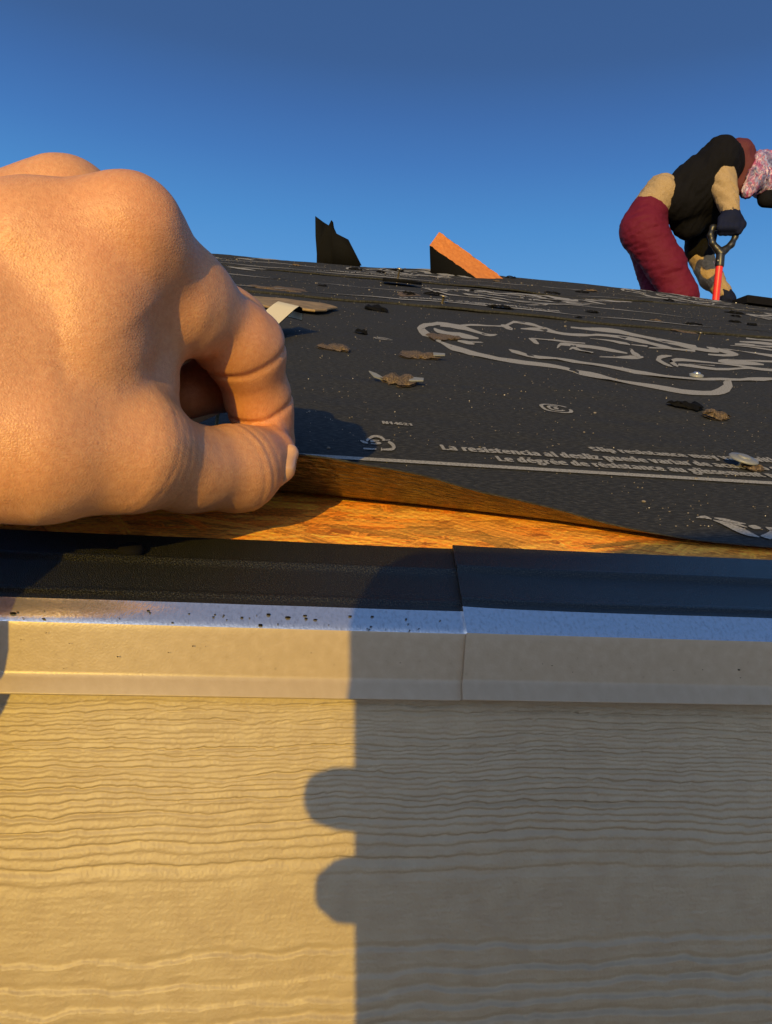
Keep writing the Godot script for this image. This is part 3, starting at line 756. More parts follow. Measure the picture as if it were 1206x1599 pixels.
	mat("nail_plate", lin(0.52, 0.30, 0.175), 0.2)
	var tr := mat("maroon_cloth", lin(0.098, 0.006, 0.022), 0.75, 0.0, 0.3)
	tri(tr, Vector3(2, 2, 2))
	bump(tr, grain, 0.3)
	var ta := mat("tan_cloth", Color.WHITE, 0.9)
	ta.albedo_texture = ramp_tex(noise_img(512, 0.12, FastNoiseLite.TYPE_SIMPLEX, 4, 42), [[0.0, Color(0.17, 0.115, 0.06)], [1.0, Color(0.42, 0.31, 0.18)]])
	tri(ta, Vector3(3, 3, 3))
	bump(ta, grain, 0.25)
	var bk := mat("black_cloth", lin(0.006, 0.006, 0.008), 0.9, 0.0, 0.2)
	tri(bk, Vector3(2, 2, 2))
	bump(bk, grain, 0.2)
	mat("dark_maroon_cloth", lin(0.07, 0.008, 0.014), 0.8)
	mat("navy_glove", lin(0.006, 0.009, 0.03), 0.8, 0.0, 0.25)
	var bd := mat("printed_cloth", Color.WHITE, 0.8)
	var bn := FastNoiseLite.new()
	bn.seed = 8
	bn.frequency = 0.006
	bn.fractal_octaves = 3
	bn.domain_warp_enabled = true
	bn.domain_warp_amplitude = 60.0
	bd.albedo_texture = ramp_tex(bn.get_seamless_image(512, 512), [[0.0, Color(0.03, 0.02, 0.05)], [0.25, Color(0.05, 0.05, 0.16)], [0.34, Color(0.30, 0.36, 0.66)], [0.38, Color(0.06, 0.02, 0.08)], [0.45, Color(0.42, 0.05, 0.18)], [0.49, Color(0.75, 0.72, 0.85)], [0.53, Color(0.05, 0.01, 0.04)], [0.60, Color(0.10, 0.14, 0.40)], [0.65, Color(0.7, 0.68, 0.8)], [0.70, Color(0.35, 0.04, 0.16)], [1.0, Color(0.04, 0.01, 0.06)]])
	tri(bd, Vector3(3.0, 1.4, 3.0))
	mat("black_plastic", lin(0.010, 0.010, 0.010), 0.4)
	mat("red_fibreglass", lin(0.62, 0.022, 0.012), 0.35)
	mat("steel", lin(0.35, 0.35, 0.36), 0.4, 0.9)
	mat("phone_glass", lin(0.02, 0.02, 0.022), 0.2)
	mat("white_shirt", lin(0.74, 0.74, 0.73), 0.85)  # unseen shirt, made white to bounce light onto the fascia
	mat("straw", lin(0.4, 0.3, 0.15), 0.8)

# picture and relief of pressed wood strands: 0.32 m by 0.16 m
func strand_board() -> Array:
	var w := 768
	var h := 384
	var px := PackedByteArray()
	px.resize(w * h * 3)
	var hp := PackedByteArray()
	hp.resize(w * h)
	var r := RandomNumberGenerator.new()
	r.seed = 77
	for i in w * h:
		px[i * 3] = 150
		px[i * 3 + 1] = 88
		px[i * 3 + 2] = 36
		hp[i] = 90
	for s in 2600:
		var cx := r.randf() * w
		var cy := r.randf() * h
		var l := r.randf_range(9, 42)
		var b := r.randf_range(1.5, 8)
		var an := r.randf_range(-0.35, 0.35) if r.randf() < 0.8 else r.randf_range(0, PI)
		var ca := cos(an)
		var sa := sin(an)
		var tone := r.randf_range(0.76, 1.14)
		var red := r.randf_range(-0.10, 0.12)
		var lift := r.randf_range(60, 200)
		var ph := r.randf() * 50.0
		var streak := PackedFloat32Array()
		for k in 64:
			streak.append(r.randf_range(0.78, 1.1))
		var ex := int(absf(ca) * l + absf(sa) * b) + 1
		var ey := int(absf(sa) * l + absf(ca) * b) + 1
		for dy in range(-ey, ey + 1):
			for dx in range(-ex, ex + 1):
				var a := dx * ca + dy * sa
				var c := -dx * sa + dy * ca
				if absf(a) > l - 7.0 * absf(sin(c * 0.9 + ph) + 0.6 * sin(c * 2.3 + ph)) or absf(c) > b:
					continue
				var x := posmod(int(cx) + dx, w)
				var y := posmod(int(cy) + dy, h)
				var i := y * w + x
				var q := streak[int(c * 1.3 + a * 0.02 + ph + 40.0) % 64] * tone
				px[i * 3] = int(clampf(228.0 * q * (1.0 + red), 0, 255))
				px[i * 3 + 1] = int(clampf(146.0 * q, 0, 255))
				px[i * 3 + 2] = int(clampf(58.0 * q * (1.0 - red), 0, 255))
				hp[i] = int(clampf(lift * 0.8 + 40.0 * (q - 0.9), 0, 200))
	# the press screen leaves a faint weave in the face
	for y in h:
		for x in w:
			var g := sin(x * 0.62) * sin(y * 0.62)
			hp[y * w + x] = int(clampf(hp[y * w + x] + 32.0 * g, 0, 255))
			var sp := 0.86 + 0.14 * r.randf() + 0.07 * g
			for ch in 3:
				px[(y * w + x) * 3 + ch] = int(clampf(px[(y * w + x) * 3 + ch] * sp * 1.24, 0, 255))
	return [tex(Image.create_from_data(w, h, false, Image.FORMAT_RGB8, px)), tex(Image.create_from_data(w, h, false, Image.FORMAT_L8, hp))]

# ---------------------------------------------------------------- ground and house
const LINES := [-0.02289, -0.02366, -0.02475, -0.02561, -0.02677, -0.02763, -0.02880, -0.02965, -0.03082, -0.03167, -0.03284, -0.03370, -0.03487, -0.03580, -0.03705, -0.03798, -0.03923, -0.04024, -0.04156, -0.04273, -0.04421, -0.04546, -0.04702, -0.04858, -0.05045, -0.05217, -0.05419, -0.05669, -0.05950, -0.06325, -0.06732]
const RIDGES := [-0.08359, -0.08986, -0.09457, -0.09896, -0.10336, -0.10807, -0.11404, -0.12191, -0.13294, -0.14872, -0.18038]

func fascia_h(x: float, y: float) -> float:
	# nearly level grain that wanders together, each line with its own ragged edge
	var w := 0.0036 * n1.get_noise_2d(x * 430.0, y * 620.0) + 0.0014 * n1.get_noise_2d(x * 1500.0, y * 1900.0 + 80.0) + 0.0006 * absf(n1.get_noise_2d(x * 4200.0, y * 3000.0))
	var yy := y + w
	var hgt := 0.0
	var last := LINES.size() - 1
	if yy > LINES[0]:
		return 0.0
	if yy > LINES[last]:
		for i in last:
			var a: float = LINES[i] + 0.0007 * n2.get_noise_2d(x * 3600.0, i * 37.0) + 0.0005 * n2.get_noise_2d(x * 17000.0, i * 37.0 + 500.0)
			var b: float = LINES[i + 1] + 0.0007 * n2.get_noise_2d(x * 3600.0, (i + 1) * 37.0) + 0.0005 * n2.get_noise_2d(x * 17000.0, (i + 1) * 37.0 + 500.0)
			if yy <= a and yy > b:
				var t := (a - yy) / (a - b)
				var amp := (0.78 if i % 2 == 0 else 0.38) * maxf(0.00012, 0.00074 + 0.0010 * n2.get_noise_2d(x * 900.0, i * 53.0))
				hgt = -amp * smoothstep(0.0, 0.15, t) * (1.0 - smoothstep(0.15, 0.85, t))
				break
	else:
		var m := RIDGES.size() - 1
		for i in m + 1:
			var a: float = (RIDGES[i - 1] if i > 0 else LINES[last]) + 0.0016 * n2.get_noise_2d(x * 5200.0, i * 41.0 + 900.0)
			var b: float = RIDGES[i] + 0.0016 * n2.get_noise_2d(x * 5200.0, (i + 1) * 41.0 + 900.0)
			if yy <= a and yy > b:
				var t := (a - yy) / (a - b)
				var amp := 0.00060 * (0.75 + 0.8 * n2.get_noise_2d(x * 420.0, i * 71.0 + 300.0))
				var edge := minf(0.0009 / (a - b), 0.45)
				hgt = -amp * smoothstep(1.0 - edge * 3.0, 1.0 - edge, t) * smoothstep(1.0, 1.0 - edge * 0.9, t)
				if i > 0:
					hgt += amp * 0.5 * smoothstep(edge * 3.0, 0.0, t)
				break
		# short rays across the flat grain
		hgt += 0.00034 * minf(0.0, n2.get_noise_2d(x * 42000.0, y * 9000.0)) * smoothstep(-0.1, 0.25, n1.get_noise_2d(x * 2200.0 + 60.0, y * 4200.0))
	hgt += 0.00011 * n2.get_noise_2d(x * 7000.0, y * 60000.0) + 0.00010 * n1.get_noise_2d(x * 9000.0, y * 22000.0)
	return hgt

func setting() -> void:
	var gm := PlaneMesh.new()
	gm.size = Vector2(700, 700)
	var g := obj("ground", gm, M.concrete)
	g.position = Vector3(0, -3.6, 0)
	g.set_meta("kind", "structure")
	var house := thing("house", "house roof edge with beige wood-grain fascia board and bare sheathing", "house", Vector3(0, -3.6, -0.4))
	# fascia board
	var xs := PackedFloat32Array()
	var ys := PackedFloat32Array()
	var x := -4.0
	while x < 6.0:
		xs.append(x)
		x += 0.0010 if x > -0.085 and x < 0.165 else (0.006 if x > -0.4 and x < 0.6 else 0.12)
	var y := -0.008
	while y > -0.19:
		ys.append(y)
		y -= 0.00028 if y > -0.118 else 0.0012
	var pts := PackedVector3Array()
	var uvs := PackedVector2Array()
	pts.resize(xs.size() * ys.size())
	uvs.resize(pts.size())
	var k := 0
	for yy in ys:
		for xx in xs:
			pts[k] = Vector3(xx, yy, 0.004 + fascia_h(xx, yy))
			uvs[k] = Vector2(xx, yy)
			k += 1
	obj("fascia_board", grid_mesh(pts, uvs, ys.size(), xs.size(), true), M.beige_paint, house)
	obj("soffit", box_mesh(Vector3(1, -0.20, -0.2), Vector3(5, 0.006, 0.2)), M.beige_paint, house)
	obj("wall", box_mesh(Vector3(1, -1.9, -0.5), Vector3(5, 1.7, 0.1)), M.beige_paint, house)
	# roof: sheathing panels on both slopes
	var deck := Node3D.new()
	deck.name = "roof_deck"
	house.add_child(deck)
	var back := Vector3(0, -sin(SLOPE), -cos(SLOPE))
	for side in 2:
		for i in 5:
			for j in 3:
				var x0 := -4.0 + i * 2.0 + (1.0 if j % 2 else 0.0) - 0.13
				var u0 := 0.004 + j * 1.099
				var u1 := u0 + 1.097
				var v := PackedVector3Array()
				var uv := PackedVector2Array()
				for q in [[x0 + 0.0015, u0], [x0 + 1.9985, u0], [x0 + 0.0015, u1], [x0 + 1.9985, u1]]:
					var pt := roof(q[0], q[1], -0.0012)
					if side == 1:
						pt = roof(q[0], RIDGE, -0.0012) + back * (RIDGE - q[1])
					v.append(pt)
					uv.append(Vector2(q[0] + i * 0.37, q[1]))
				obj("sheathing_panel", grid_mesh(v, uv, 2, 2), M.strand_board, deck)

# ---------------------------------------------------------------- the black sheets
func sheet() -> void:
	var s := thing("underlayment_sheet", "black printed underlayment at the roof edge with its lower edge lifted by fingers", "underlayment", roof(0.3, 0.5))
	var us := PackedFloat32Array()
	var u := 0.0
	# first course, in the sheet's own rows from its free edge up
	var xs := PackedFloat32Array()
	var x := -4.0
	while x < 6.0:
		xs.append(x)
		x += 0.004 if x > -0.3 and x < 0.45 else (0.02 if x > -1.0 and x < 2.5 else 0.08)
	for i in 60:
		us.append(0.118 * (float(i) / 59.0))
	u = 0.118
	while u < 1.24:
		us.append(u + 0.004)
		u += 0.008 if u < 0.4 else 0.03
	var p := PackedVector3Array()
	var pb := PackedVector3Array()
	var uv := PackedVector2Array()
	for i in us.size():
		for xx in xs:
			var q := us[i]
			if i < 60:
				q = lerpf(felt_edge(xx), 0.118, us[i] / 0.118)
			p.append(felt(xx, q))
			pb.append(felt(xx, q, -0.0005))
			uv.append(Vector2(xx, q))
	obj("face", grid_mesh(p, uv, us.size(), xs.size()), M.black_underlayment, s)
	obj("underside", grid_mesh(pb.slice(0, 66 * xs.size()), uv.slice(0, 66 * xs.size()), 66, xs.size(), true), M.underside_film, s)
	# its cut edge
	var e := PackedVector3Array()
	var euv := PackedVector2Array()
	for j in xs.size():
		e.append(pb[j])
		euv.append(Vector2(xs[j], 0))
	for j in xs.size():
		e.append(p[j])
		euv.append(Vector2(xs[j], 0.001))
	obj("cut_edge", grid_mesh(e, euv, 2, xs.size()), M.black_underlayment, s)
	# print
	var st := begin()
	strip_into(st, -1.5, 3.0, 0.1335, 0.1385, 400)
	obj("lap_line", st.commit(), M.grey_print, s)
	st = begin()
	text_into(st, "Slip resistance may vary with dew", 0.1495, 0.1752, 0.1155, 0.0088)
	text_into(st, "La resistencia al desliz puede variar de acuerdo con a", 0.0717, 0.1588, 0.1800, 0.0086)
	text_into(st, "Le dégrée de résistance au glissement peut", 0.0945, 0.1455, 0.1440, 0.0082)
	obj("lettering", st.commit(), M.grey_print, s).set_meta("kind", "stuff")
	st = begin()
	text_into(st, "N14621", 0.0495, 0.2045, 0.0150, 0.0060)
	obj("lettering", st.commit(), M.grey_print, s).set_meta("kind", "stuff")
	var lg := Node3D.new()
	lg.name = "logo_print"
	s.add_child(lg, true)
	for r in LOGO:
		st = begin()
		ribbon_into(st, r)
		obj("stroke", st.commit(), M.grey_print, lg)
	# recycling triangle with its digit
	st = begin()
	for r in RECYCLE:
		ribbon_into(st, r)
	text_into(st, "5", 0.0395, 0.1610, 0.0042, 0.0075)
	obj("recycling_mark", st.commit(), M.grey_print, s).set_meta("kind", "stuff")
	# round fastener marks
	for c in [[0.165, 0.2795, 1.0], [0.0935, 0.601, 1.0], [0.36, 0.335, 1.0], [0.62, 0.28, 1.0]]:
		st = begin()
		for ring in [[1.0, 0.78, 0.4, TAU - 0.1], [0.55, 0.36, 0.9, TAU - 0.6], [0.16, 0.0, 0.0, TAU]]:
			for i in 28:
				var a0: float = lerpf(ring[2], ring[3], i / 28.0)
				var a1: float = lerpf(ring[2], ring[3], (i + 1) / 28.0)
				var q := []
				for ar in [[a0, ring[0]], [a1, ring[0]], [a0, ring[1]], [a1, ring[1]]]:
					q.append(felt(c[0] + 0.0098 * ar[1] * cos(ar[0]), c[1] + 0.0145 * ar[1] * sin(ar[0]), 0.0006))
				for v in [q[0], q[2], q[1], q[1], q[2], q[3]]:
					st.set_normal(N)
					st.set_uv(Vector2(v.x, v.z))
					st.add_vertex(v)
		obj("fastener_mark", st.commit(), M.grey_print, s)
	# part of a second logo at the lower edge
	lg = Node3D.new()
	lg.name = "logo_print"
	s.add_child(lg, true)
	for r in LOW_LOGO:
		st = begin()
		ribbon_into(st, r)
		obj("stroke", st.commit(), M.grey_print, lg)
	# second and third courses lap over the one below
	var later := [["black printed underlayment course below the ridge with grey logo", 1.14, 2.30], ["topmost black underlayment course running up to the ridge", 2.2, 3.3]]
	for ci in 2:
		var c: Array = later[ci]
		var o := thing("underlayment_sheet", c[0], "underlayment", roof(0.3, c[1]))
		course = ci
		var cx := PackedFloat32Array()
		x = -4.0
		while x < 6.0:
			cx.append(x)
			x += 0.03 if x > -1.0 and x < 3.2 else 0.1
		var rows := 60
		var pp := PackedVector3Array()
		var pu := PackedVector2Array()
		for i in rows:
			var t := float(i) / (rows - 1)
			for xx in cx:
				var q: float = lerpf(c[1] + 0.045 * n1.get_noise_2d(xx * 260.0, ci * 90.0) + 0.012 * n2.get_noise_2d(xx * 1500.0, ci * 70.0), c[2], t)
				pp.append(felt(xx, q))
				pu.append(Vector2(xx, q))
		# the front rim
		var rim := PackedVector3Array()
		for j in cx.size():
			rim.append(pp[j] - N * 0.004 + UPS * 0.004)
		rim.append_array(pp)
		var ru := pu.slice(0, cx.size())
		ru.append_array(pu)
		obj("face", grid_mesh(rim, ru, rows + 1, cx.size()), M.black_underlayment, o)
		st = begin()
		strip_into(st, -1.5, 4.0, c[1] + 0.09, c[1] + 0.102, 120, 0.0016)
		obj("lap_line", st.commit(), M.grey_print, o)
		st = begin()
		strip_into(st, -1.5, 4.0, c[1] + 0.42, c[1] + 0.428, 120, 0.0016)
		obj("lap_line", st.commit(), M.grey_print, o)
		for kx in ([0.22, 1.12, -0.75, 2.1] if ci == 0 else [0.1, 1.2, 2.2, -0.8]):
			st = begin()
			for r in LOGO:
				ribbon_into(st, r, kx - 0.145 + 0.1, c[1] - 0.08, 0.0016)
			obj("logo_print", st.commit(), M.grey_print, o).set_meta("kind", "stuff")
			st = begin()
			text_into(st, "Slip resistance may vary with dew", kx + 0.1, c[1] + 0.17, 0.2, 0.02, 0.0016)
			text_into(st, "La resistencia al desliz puede variar", kx - 0.02, c[1] + 0.13, 0.26, 0.02, 0.0016)
			obj("lettering", st.commit(), M.grey_print, o).set_meta("kind", "stuff")
	course = -1
	# the back slope is covered as well
	var o := thing("underlayment_sheet", "black underlayment hanging over the far side of the ridge", "underlayment", roof(0.3, RIDGE))
	var bp := PackedVector3Array()
	var bu := PackedVector2Array()
	for i in 8:
		for xx in range(-40, 61):
			var q := felt(xx * 0.1, RIDGE, 0.008)
			bp.append(q + Vector3(0, -sin(SLOPE), -cos(SLOPE)) * i * 0.46 + Vector3(0, 0.004, 0) * minf(i, 1.0))
			bu.append(Vector2(xx * 0.1, 3.3 + i * 0.46))
	obj("face", grid_mesh(bp, bu, 8, 101), M.black_underlayment, o)

# ---------------------------------------------------------------- metal drip edge
# profile points: [y, z] in the plane across the eave
func drip_piece(parent: Node3D, x0: float, x1: float, out: float, skew: Array, label: String) -> void:
	var d := Node3D.new()
	d.name = "drip_edge"
	d.set_meta("label", label)
	parent.add_child(d, true)
	var prof_flange := []
	for i in 60:
		var u := lerpf(0.0405, -0.0036, i / 59.0)
		var h := 0.0006 + 0.0016 * smoothstep(0.0236, 0.0218, u) - 0.0010 * smoothstep(0.0215, 0.0180, u) + 0.0005 * smoothstep(0.0030, 0.0015, u) - 0.0005 * smoothstep(0.0005, -0.0010, u)
		var q := roof(0, u, h)
		prof_flange.append(Vector2(q.y, q.z))
	var q0 := roof(0, -0.0036, 0.0012)
	var prof_nose := [Vector2(q0.y, q0.z), Vector2(-0.0008, 0.0044), Vector2(-0.0017, 0.0053), Vector2(-0.0034, 0.0068), Vector2(-0.0043, 0.0074), Vector2(-0.0049, 0.0077)]
	var prof_face := [Vector2(-0.0049, 0.0077), Vector2(-0.0056, 0.0078), Vector2(-0.0068, 0.0078), Vector2(-0.0158, 0.0078), Vector2(-0.0166, 0.0079), Vector2(-0.0174, 0.0084), Vector2(-0.0203, 0.0100), Vector2(-0.0207, 0.0099), Vector2(-0.0207, 0.0092)]
	var at := 0
	for part in [["flange", prof_flange, M.dark_flange], ["nosing", prof_nose, M.bare_metal], ["face", prof_face, M.beige_metal_paint]]:
		var prof: Array = part[1]
		var cols := 160
		var p := PackedVector3Array()
		var uv := PackedVector2Array()
		for i in prof.size():
			var s: float = (float(i) / (prof.size() - 1) + at) / 3.0
			var sk: float = lerpf(skew[int(s * 2.999)], skew[int(s * 2.999) + 1], fmod(s * 2.999, 1.0))
			for j in cols:
				var f := float(j) / (cols - 1)
				f = f * f if out > 0.0 else 1.0 - (1.0 - f) * (1.0 - f)
				var xx := lerpf(x0, x1, f) + sk * (1.0 - f if out > 0.0 else f)
				# sheet metal is never quite straight; a lapped end springs open a little
				var wob := 0.00022 * n1.get_noise_2d(xx * 900.0, prof[i].x * 3000.0 + (50.0 if out > 0.0 else 0.0))
				var spring := 0.0006 * exp(-absf(xx - x0) / 0.012) if out > 0.0 else 0.0
				var off := out + wob + spring
				var turn := 0.0 if at == 0 else (1.0 if at == 2 else float(i) / (prof.size() - 1))
				p.append(Vector3(xx, prof[i].x + off * lerpf(0.9, 0.35, turn), prof[i].y + off * lerpf(0.3, 0.9, turn)))
				uv.append(Vector2(xx, -s * 0.06))
		obj(part[0], grid_mesh(p, uv, prof.size(), cols), part[2], d)
		if out > 0.0:
			var e := PackedVector3Array()
			var eu := PackedVector2Array()
			for i in prof.size():
				for w in 2:
					e.append(p[i * cols] - Vector3(0.0, 0.9 if at == 0 else 0.35, 0.3 if at == 0 else 0.9) * (out + 0.0006) * (1 - w) * 0.9)
					eu.append(Vector2(w * 0.001, i * 0.001))
			obj("cut_end", grid_mesh(e, eu, prof.size(), 2), part[2], d)
		at += 1

func eave() -> void:
	var house: Node3D = get_node("house")
	drip_piece(house, -4.0, 0.058, 0.0, [0.0, 0.0, 0.0, 0.0], "length of beige metal drip edge running under the lapped joint")
	drip_piece(house, 0.04595, 6.0, 0.0009, [0.00639, 0.00000, 0.00024, -0.00088], "length of beige metal drip edge lapped over its neighbour at the joint")
	# nail head holding the flange
	var c := roof(-0.0388, 0.0263, 0.0012)
	var st := begin()
	tube_into(st, [c, c + N * 0.0008, c + N * 0.0016, c + N * 0.0019], [0.0034, 0.0034, 0.0028, 0.0010], 20)
	st.generate_normals()
	tag(obj("roofing_nail", st.commit(), M.black_cloth), "dark round nail head on the metal flange under the hand", "nail")

# ---------------------------------------------------------------- litter of the tear-off
func scrap_mesh(c: Vector3, l: float, w: float, h: float, turn: float, sd: int) -> ArrayMesh:
	var ax := (Vector3(cos(turn), 0, 0) + UPS * sin(turn)).normalized()
	var ay := N.cross(ax).normalized()
	var rows := 7
	var cols := 15
	var top := PackedVector3Array()
	var all := PackedVector3Array()
	var uv := PackedVector2Array()
	for side in 2:
		for i in rows:
			for j in cols:
				var a := float(j) / (cols - 1) * 2.0 - 1.0
				var b := float(i) / (rows - 1) * 2.0 - 1.0
				var ragged := 1.0 + 0.7 * n2.get_noise_2d(a * 190.0 + sd * 91.0, b * 160.0)
				var wide := pow(maxf(0.08, 1.0 - pow(absf(a), 5.0) * 0.9), 0.5) * ragged * (1.0 + 0.5 * a * (1.0 if sd % 2 else -1.0))
				var z := h * (0.35 + 0.65 * (1.0 * n2.get_noise_2d(a * 120.0 + sd * 31.0, b * 140.0 + 400.0) + 0.45))
				var rim := maxf(absf(a), absf(b))
				var lift := 0.25 * h * a * a
				var pt := c + ax * (a * l * 0.5 * (1.0 + 0.4 * n2.get_noise_2d(b * 240.0, sd * 17.0))) + ay * (b * w * 0.5 * wide)
				if side == 0:
					pt += N * (maxf(z, 0.1 * h) * (1.0 - 0.75 * pow(rim, 4.0)) + lift)
				else:
					pt += N * (lift * 0.8)
				all.append(pt)
				uv.append(Vector2(a, b))
	var m0 := grid_mesh(all.slice(0, rows * cols), uv.slice(0, rows * cols), rows, cols)
	var m1 := grid_mesh(all.slice(rows * cols), uv.slice(0, rows * cols), rows, cols, true)
	var st := SurfaceTool.new()
	st.append_from(m0, 0, Transform3D.IDENTITY)
	st.append_from(m1, 0, Transform3D.IDENTITY)
	# rim wall
	var ring := []
	for j in cols: ring.append(j)
	for i in range(1, rows): ring.append(i * cols + cols - 1)
	for j in range(cols - 2, -1, -1): ring.append((rows - 1) * cols + j)
	for i in range(rows - 2, 0, -1): ring.append(i * cols)
	var st2 := begin()
	for k in ring.size():
		var i0: int = ring[k]
		var i1: int = ring[(k + 1) % ring.size()]
		for q in [all[i0], all[i1], all[i0 + rows * cols], all[i1], all[i1 + rows * cols], all[i0 + rows * cols]]:
			st2.add_vertex(q)
	st2.generate_normals()
	st.append_from(st2.commit(), 0, Transform3D.IDENTITY)
	return st.commit()

func nail_mesh(c: Vector3, dir: Vector3, l: float, r: float) -> ArrayMesh:
	var d := dir.normalized()
	return tube([c, c + d * l * 0.9, c + d * l * 0.905, c + d * l * 0.96, c + d * l], [r * 0.7, r * 0.7, r * 2.2, r * 2.3, r * 1.6], 10)

func scraps() -> void:
	# x, u, length, width, height, turn, material, label
	var list := [
		[0.0375, 0.4800, 0.026, 0.026, 0.0045, 0.1, "weathered_shingle", "small brown shingle scrap nearest the curled cream strip"],
		[0.1107, 0.4742, 0.034, 0.03, 0.0050, -0.05, "weathered_shingle", "long brown shingle scrap with a pale torn end, above the grey-tipped scrap"],
		[0.0744, 0.3349, 0.0235, 0.026, 0.0068, -0.35, "weathered_shingle", "ragged dark brown shingle scrap with a grey plastic tip, nearest the hand"],
		[0.1679, 0.6662, 0.036, 0.05, 0.004, -0.1, "weathered_shingle", "thin brown shingle scrap lying across the snout of the printed logo"],
		[0.2688, 0.3176, 0.022, 0.016, 0.0045, -0.3, "dark_scrap", "black torn scrap beside the tan scrap near the right edge"],
		[0.2750, 0.2873, 0.0155, 0.014, 0.0058, -0.25, "weathered_shingle", "tan crusty scrap beside the black torn scrap near the right edge"],
		[0.6776, 1.1321, 0.03, 0.06, 0.004, 0.0, "weathered_shingle", "flat brown scrap on the logo far up on the right"],
		[0.0762, 0.6432, 0.009, 0.02, 0.006, 0.4, "dark_scrap", "tiny dark crumb lying above the first fastener mark"],
		[0.1265, 1.0076, 0.03, 0.06, 0.008, 0.2, "dark_scrap", "dark flap of torn sheet lying below the printed text row"],
		[0.2384, 1.4091, 0.05, 0.12, 0.008, -0.1, "weathered_shingle", "reddish brown scrap far up the roof below the dark hole"],
		[-0.0236, 1.2540, 0.10, 0.1, 0.009, 0.0, "weathered_shingle", "brown strip of shingle far up beside the index finger"],
		[0.2234, 0.1599, 0.010, 0.008, 0.003, 0.1, "weathered_shingle", "brown crumb caught under the round plastic cap"],
	]
	for i in list.size():
		var s: Array = list[i]
		var c := felt(s[0], s[1], 0.0002)
		var o := thing("shingle_scrap", s[7], "scrap", c, "scraps lying on the underlayment")
		obj("flake", scrap_mesh(c, s[2], s[3], s[4], s[5], i + 1), M[s[6]], o)
		if i == 2:
			var tip := c + Vector3(-s[2] * 0.62, 0, 0) + N * 0.0035 + UPS * 0.006
			obj("plastic_tip", slab([Vector2(-0.005, 0.003), Vector2(0.0, 0.002), Vector2(0.005, -0.002), Vector2(0.004, -0.005), Vector2(-0.002, -0.004)], tip, Vector3(0.97, -0.2, 0.1).normalized(), (UPS + N * 0.3).normalized(), 0.0007), M.grey_plastic, o)
		if i in [1, 2]:
			var e := c + Vector3(s[2] * 0.44, 0, 0) + N * 0.004 - UPS * 0.004
			obj("plastic_chip", slab([Vector2(-0.005, -0.004), Vector2(0.005, -0.003), Vector2(0.006, 0.002), Vector2(-0.004, 0.004)], e, Vector3(1, 0.05, 0).normalized(), (UPS + N * 0.15).normalized(), 0.0012, 0.0003), M.grey_plastic, o)
	# crumbs of old shingle farther up
	for i in 26:
		var u := rng.randf_range(0.75, 3.1)
		var x := rng.randf_range(-0.1, 0.35 + u * 0.6)
		course = -1 if u < 1.15 else (0 if u < 2.21 else 1)
		var c := felt(x, u, 0.0004)
		course = -1
		var l := rng.randf_range(0.008, 0.022) * (0.6 + u * 0.5)
		tag(obj("shingle_crumb", scrap_mesh(c, l, l * rng.randf_range(0.7, 1.6), l * 0.3, rng.randf() * 2.0, 100 + i), M.weathered_shingle if i % 5 == 0 else M.dark_scrap), "small %s crumb of old shingle lying on the %s underlayment" % ["brown" if i % 5 == 0 else "black", "lowest course of" if u < 1.15 else ("middle course of" if u < 2.21 else "topmost course of")], "crumb", "crumbs scattered up the roof")
	# cap nail with its plastic washer, half pulled
	var cc := felt(0.2188, 0.1634)
	var cap := thing("cap_nail", "grey round plastic cap nail standing on the printed text", "nail", cc)
	var axis := (N + Vector3(0.10, 0, 0.12)).normalized()
	var st := begin()
	tube_into(st, [cc + axis * 0.0040, cc + axis * 0.0046, cc + axis * 0.0052, cc + axis * 0.0055], [0.0068, 0.0070, 0.0063, 0.0030], 28)
	st.generate_normals()
	obj("washer", st.commit(), M.grey_plastic, cap)
	obj("head", tube([cc + axis * 0.0050, cc + axis * 0.0058, cc + axis * 0.0062], [0.0034, 0.0034, 0.0026], 18), M.grey_plastic, cap)
	obj("shank", tube([cc - axis * 0.004, cc + axis * 0.0045], [0.0013, 0.0013], 8), M.nail_steel, cap)
	cc = felt(0.3680, 0.4898)
	cap = thing("cap_nail", "pale round cap nail lying on the jaw of the printed logo", "nail", cc)
	obj("washer", tube([cc, cc + N * 0.002, cc + N * 0.0028], [0.0062, 0.0062, 0.004], 20), M.grey_plastic, cap)
	obj("head", tube([cc + N * 0.0028, cc + N * 0.0036, cc + N * 0.0042], [0.003, 0.003, 0.002], 14), M.zinc, cap)
	# nails still standing
	for nl in [[-0.0299, 0.1725, 0.011, "brass coloured nail seen through the gap under the fingers"], [0.2657, 1.2092, 0.020, "upright nail standing above the printed logo"], [0.2911, 2.0318, 0.045, "upright nail standing in the dark tear far up the roof"], [0.6203, 0.9607, 0.012, "stubby nail standing in the printed logo on the right"]]:
		var c := felt(nl[0], nl[1])
		tag(obj("standing_nail", nail_mesh(c, N + Vector3(0.12, 0, 0.05), nl[2], 0.0012 if nl[2] < 0.02 else 0.0035), M.nail_steel), nl[3], "nail", "nails standing in the roof")
	# cream release strip curling off the sheet
	var w0 := felt(-0.0343, 0.4532)
	var w1 := felt(0.0124, 0.5802)
	var sp := PackedVector3Array()
	var su := PackedVector2Array()
	var along := [[0.0, 0.0005], [0.15, 0.002], [0.32, 0.006], [0.52, 0.012], [0.69, 0.0185], [0.84, 0.024], [0.93, 0.0262], [0.99, 0.0245], [1.015, 0.019], [1.0, 0.013]]
	var crossd := (Vector3(-0.45, 0, 0) + UPS * 0.9).normalized()
	for wd in 2:
		for a in along:
			sp.append(w0.lerp(w1, a[0]) + N * a[1] * 1.0 + crossd * (0.045 * wd))
			su.append(Vector2(a[0], wd))
	var strip := thing("release_strip", "cream strip of film curling up beside the index finger", "strip", w0)
	obj("face", grid_mesh(sp, su, 2, along.size(), false), M.cream_film, strip)
	var sb := PackedVector3Array()
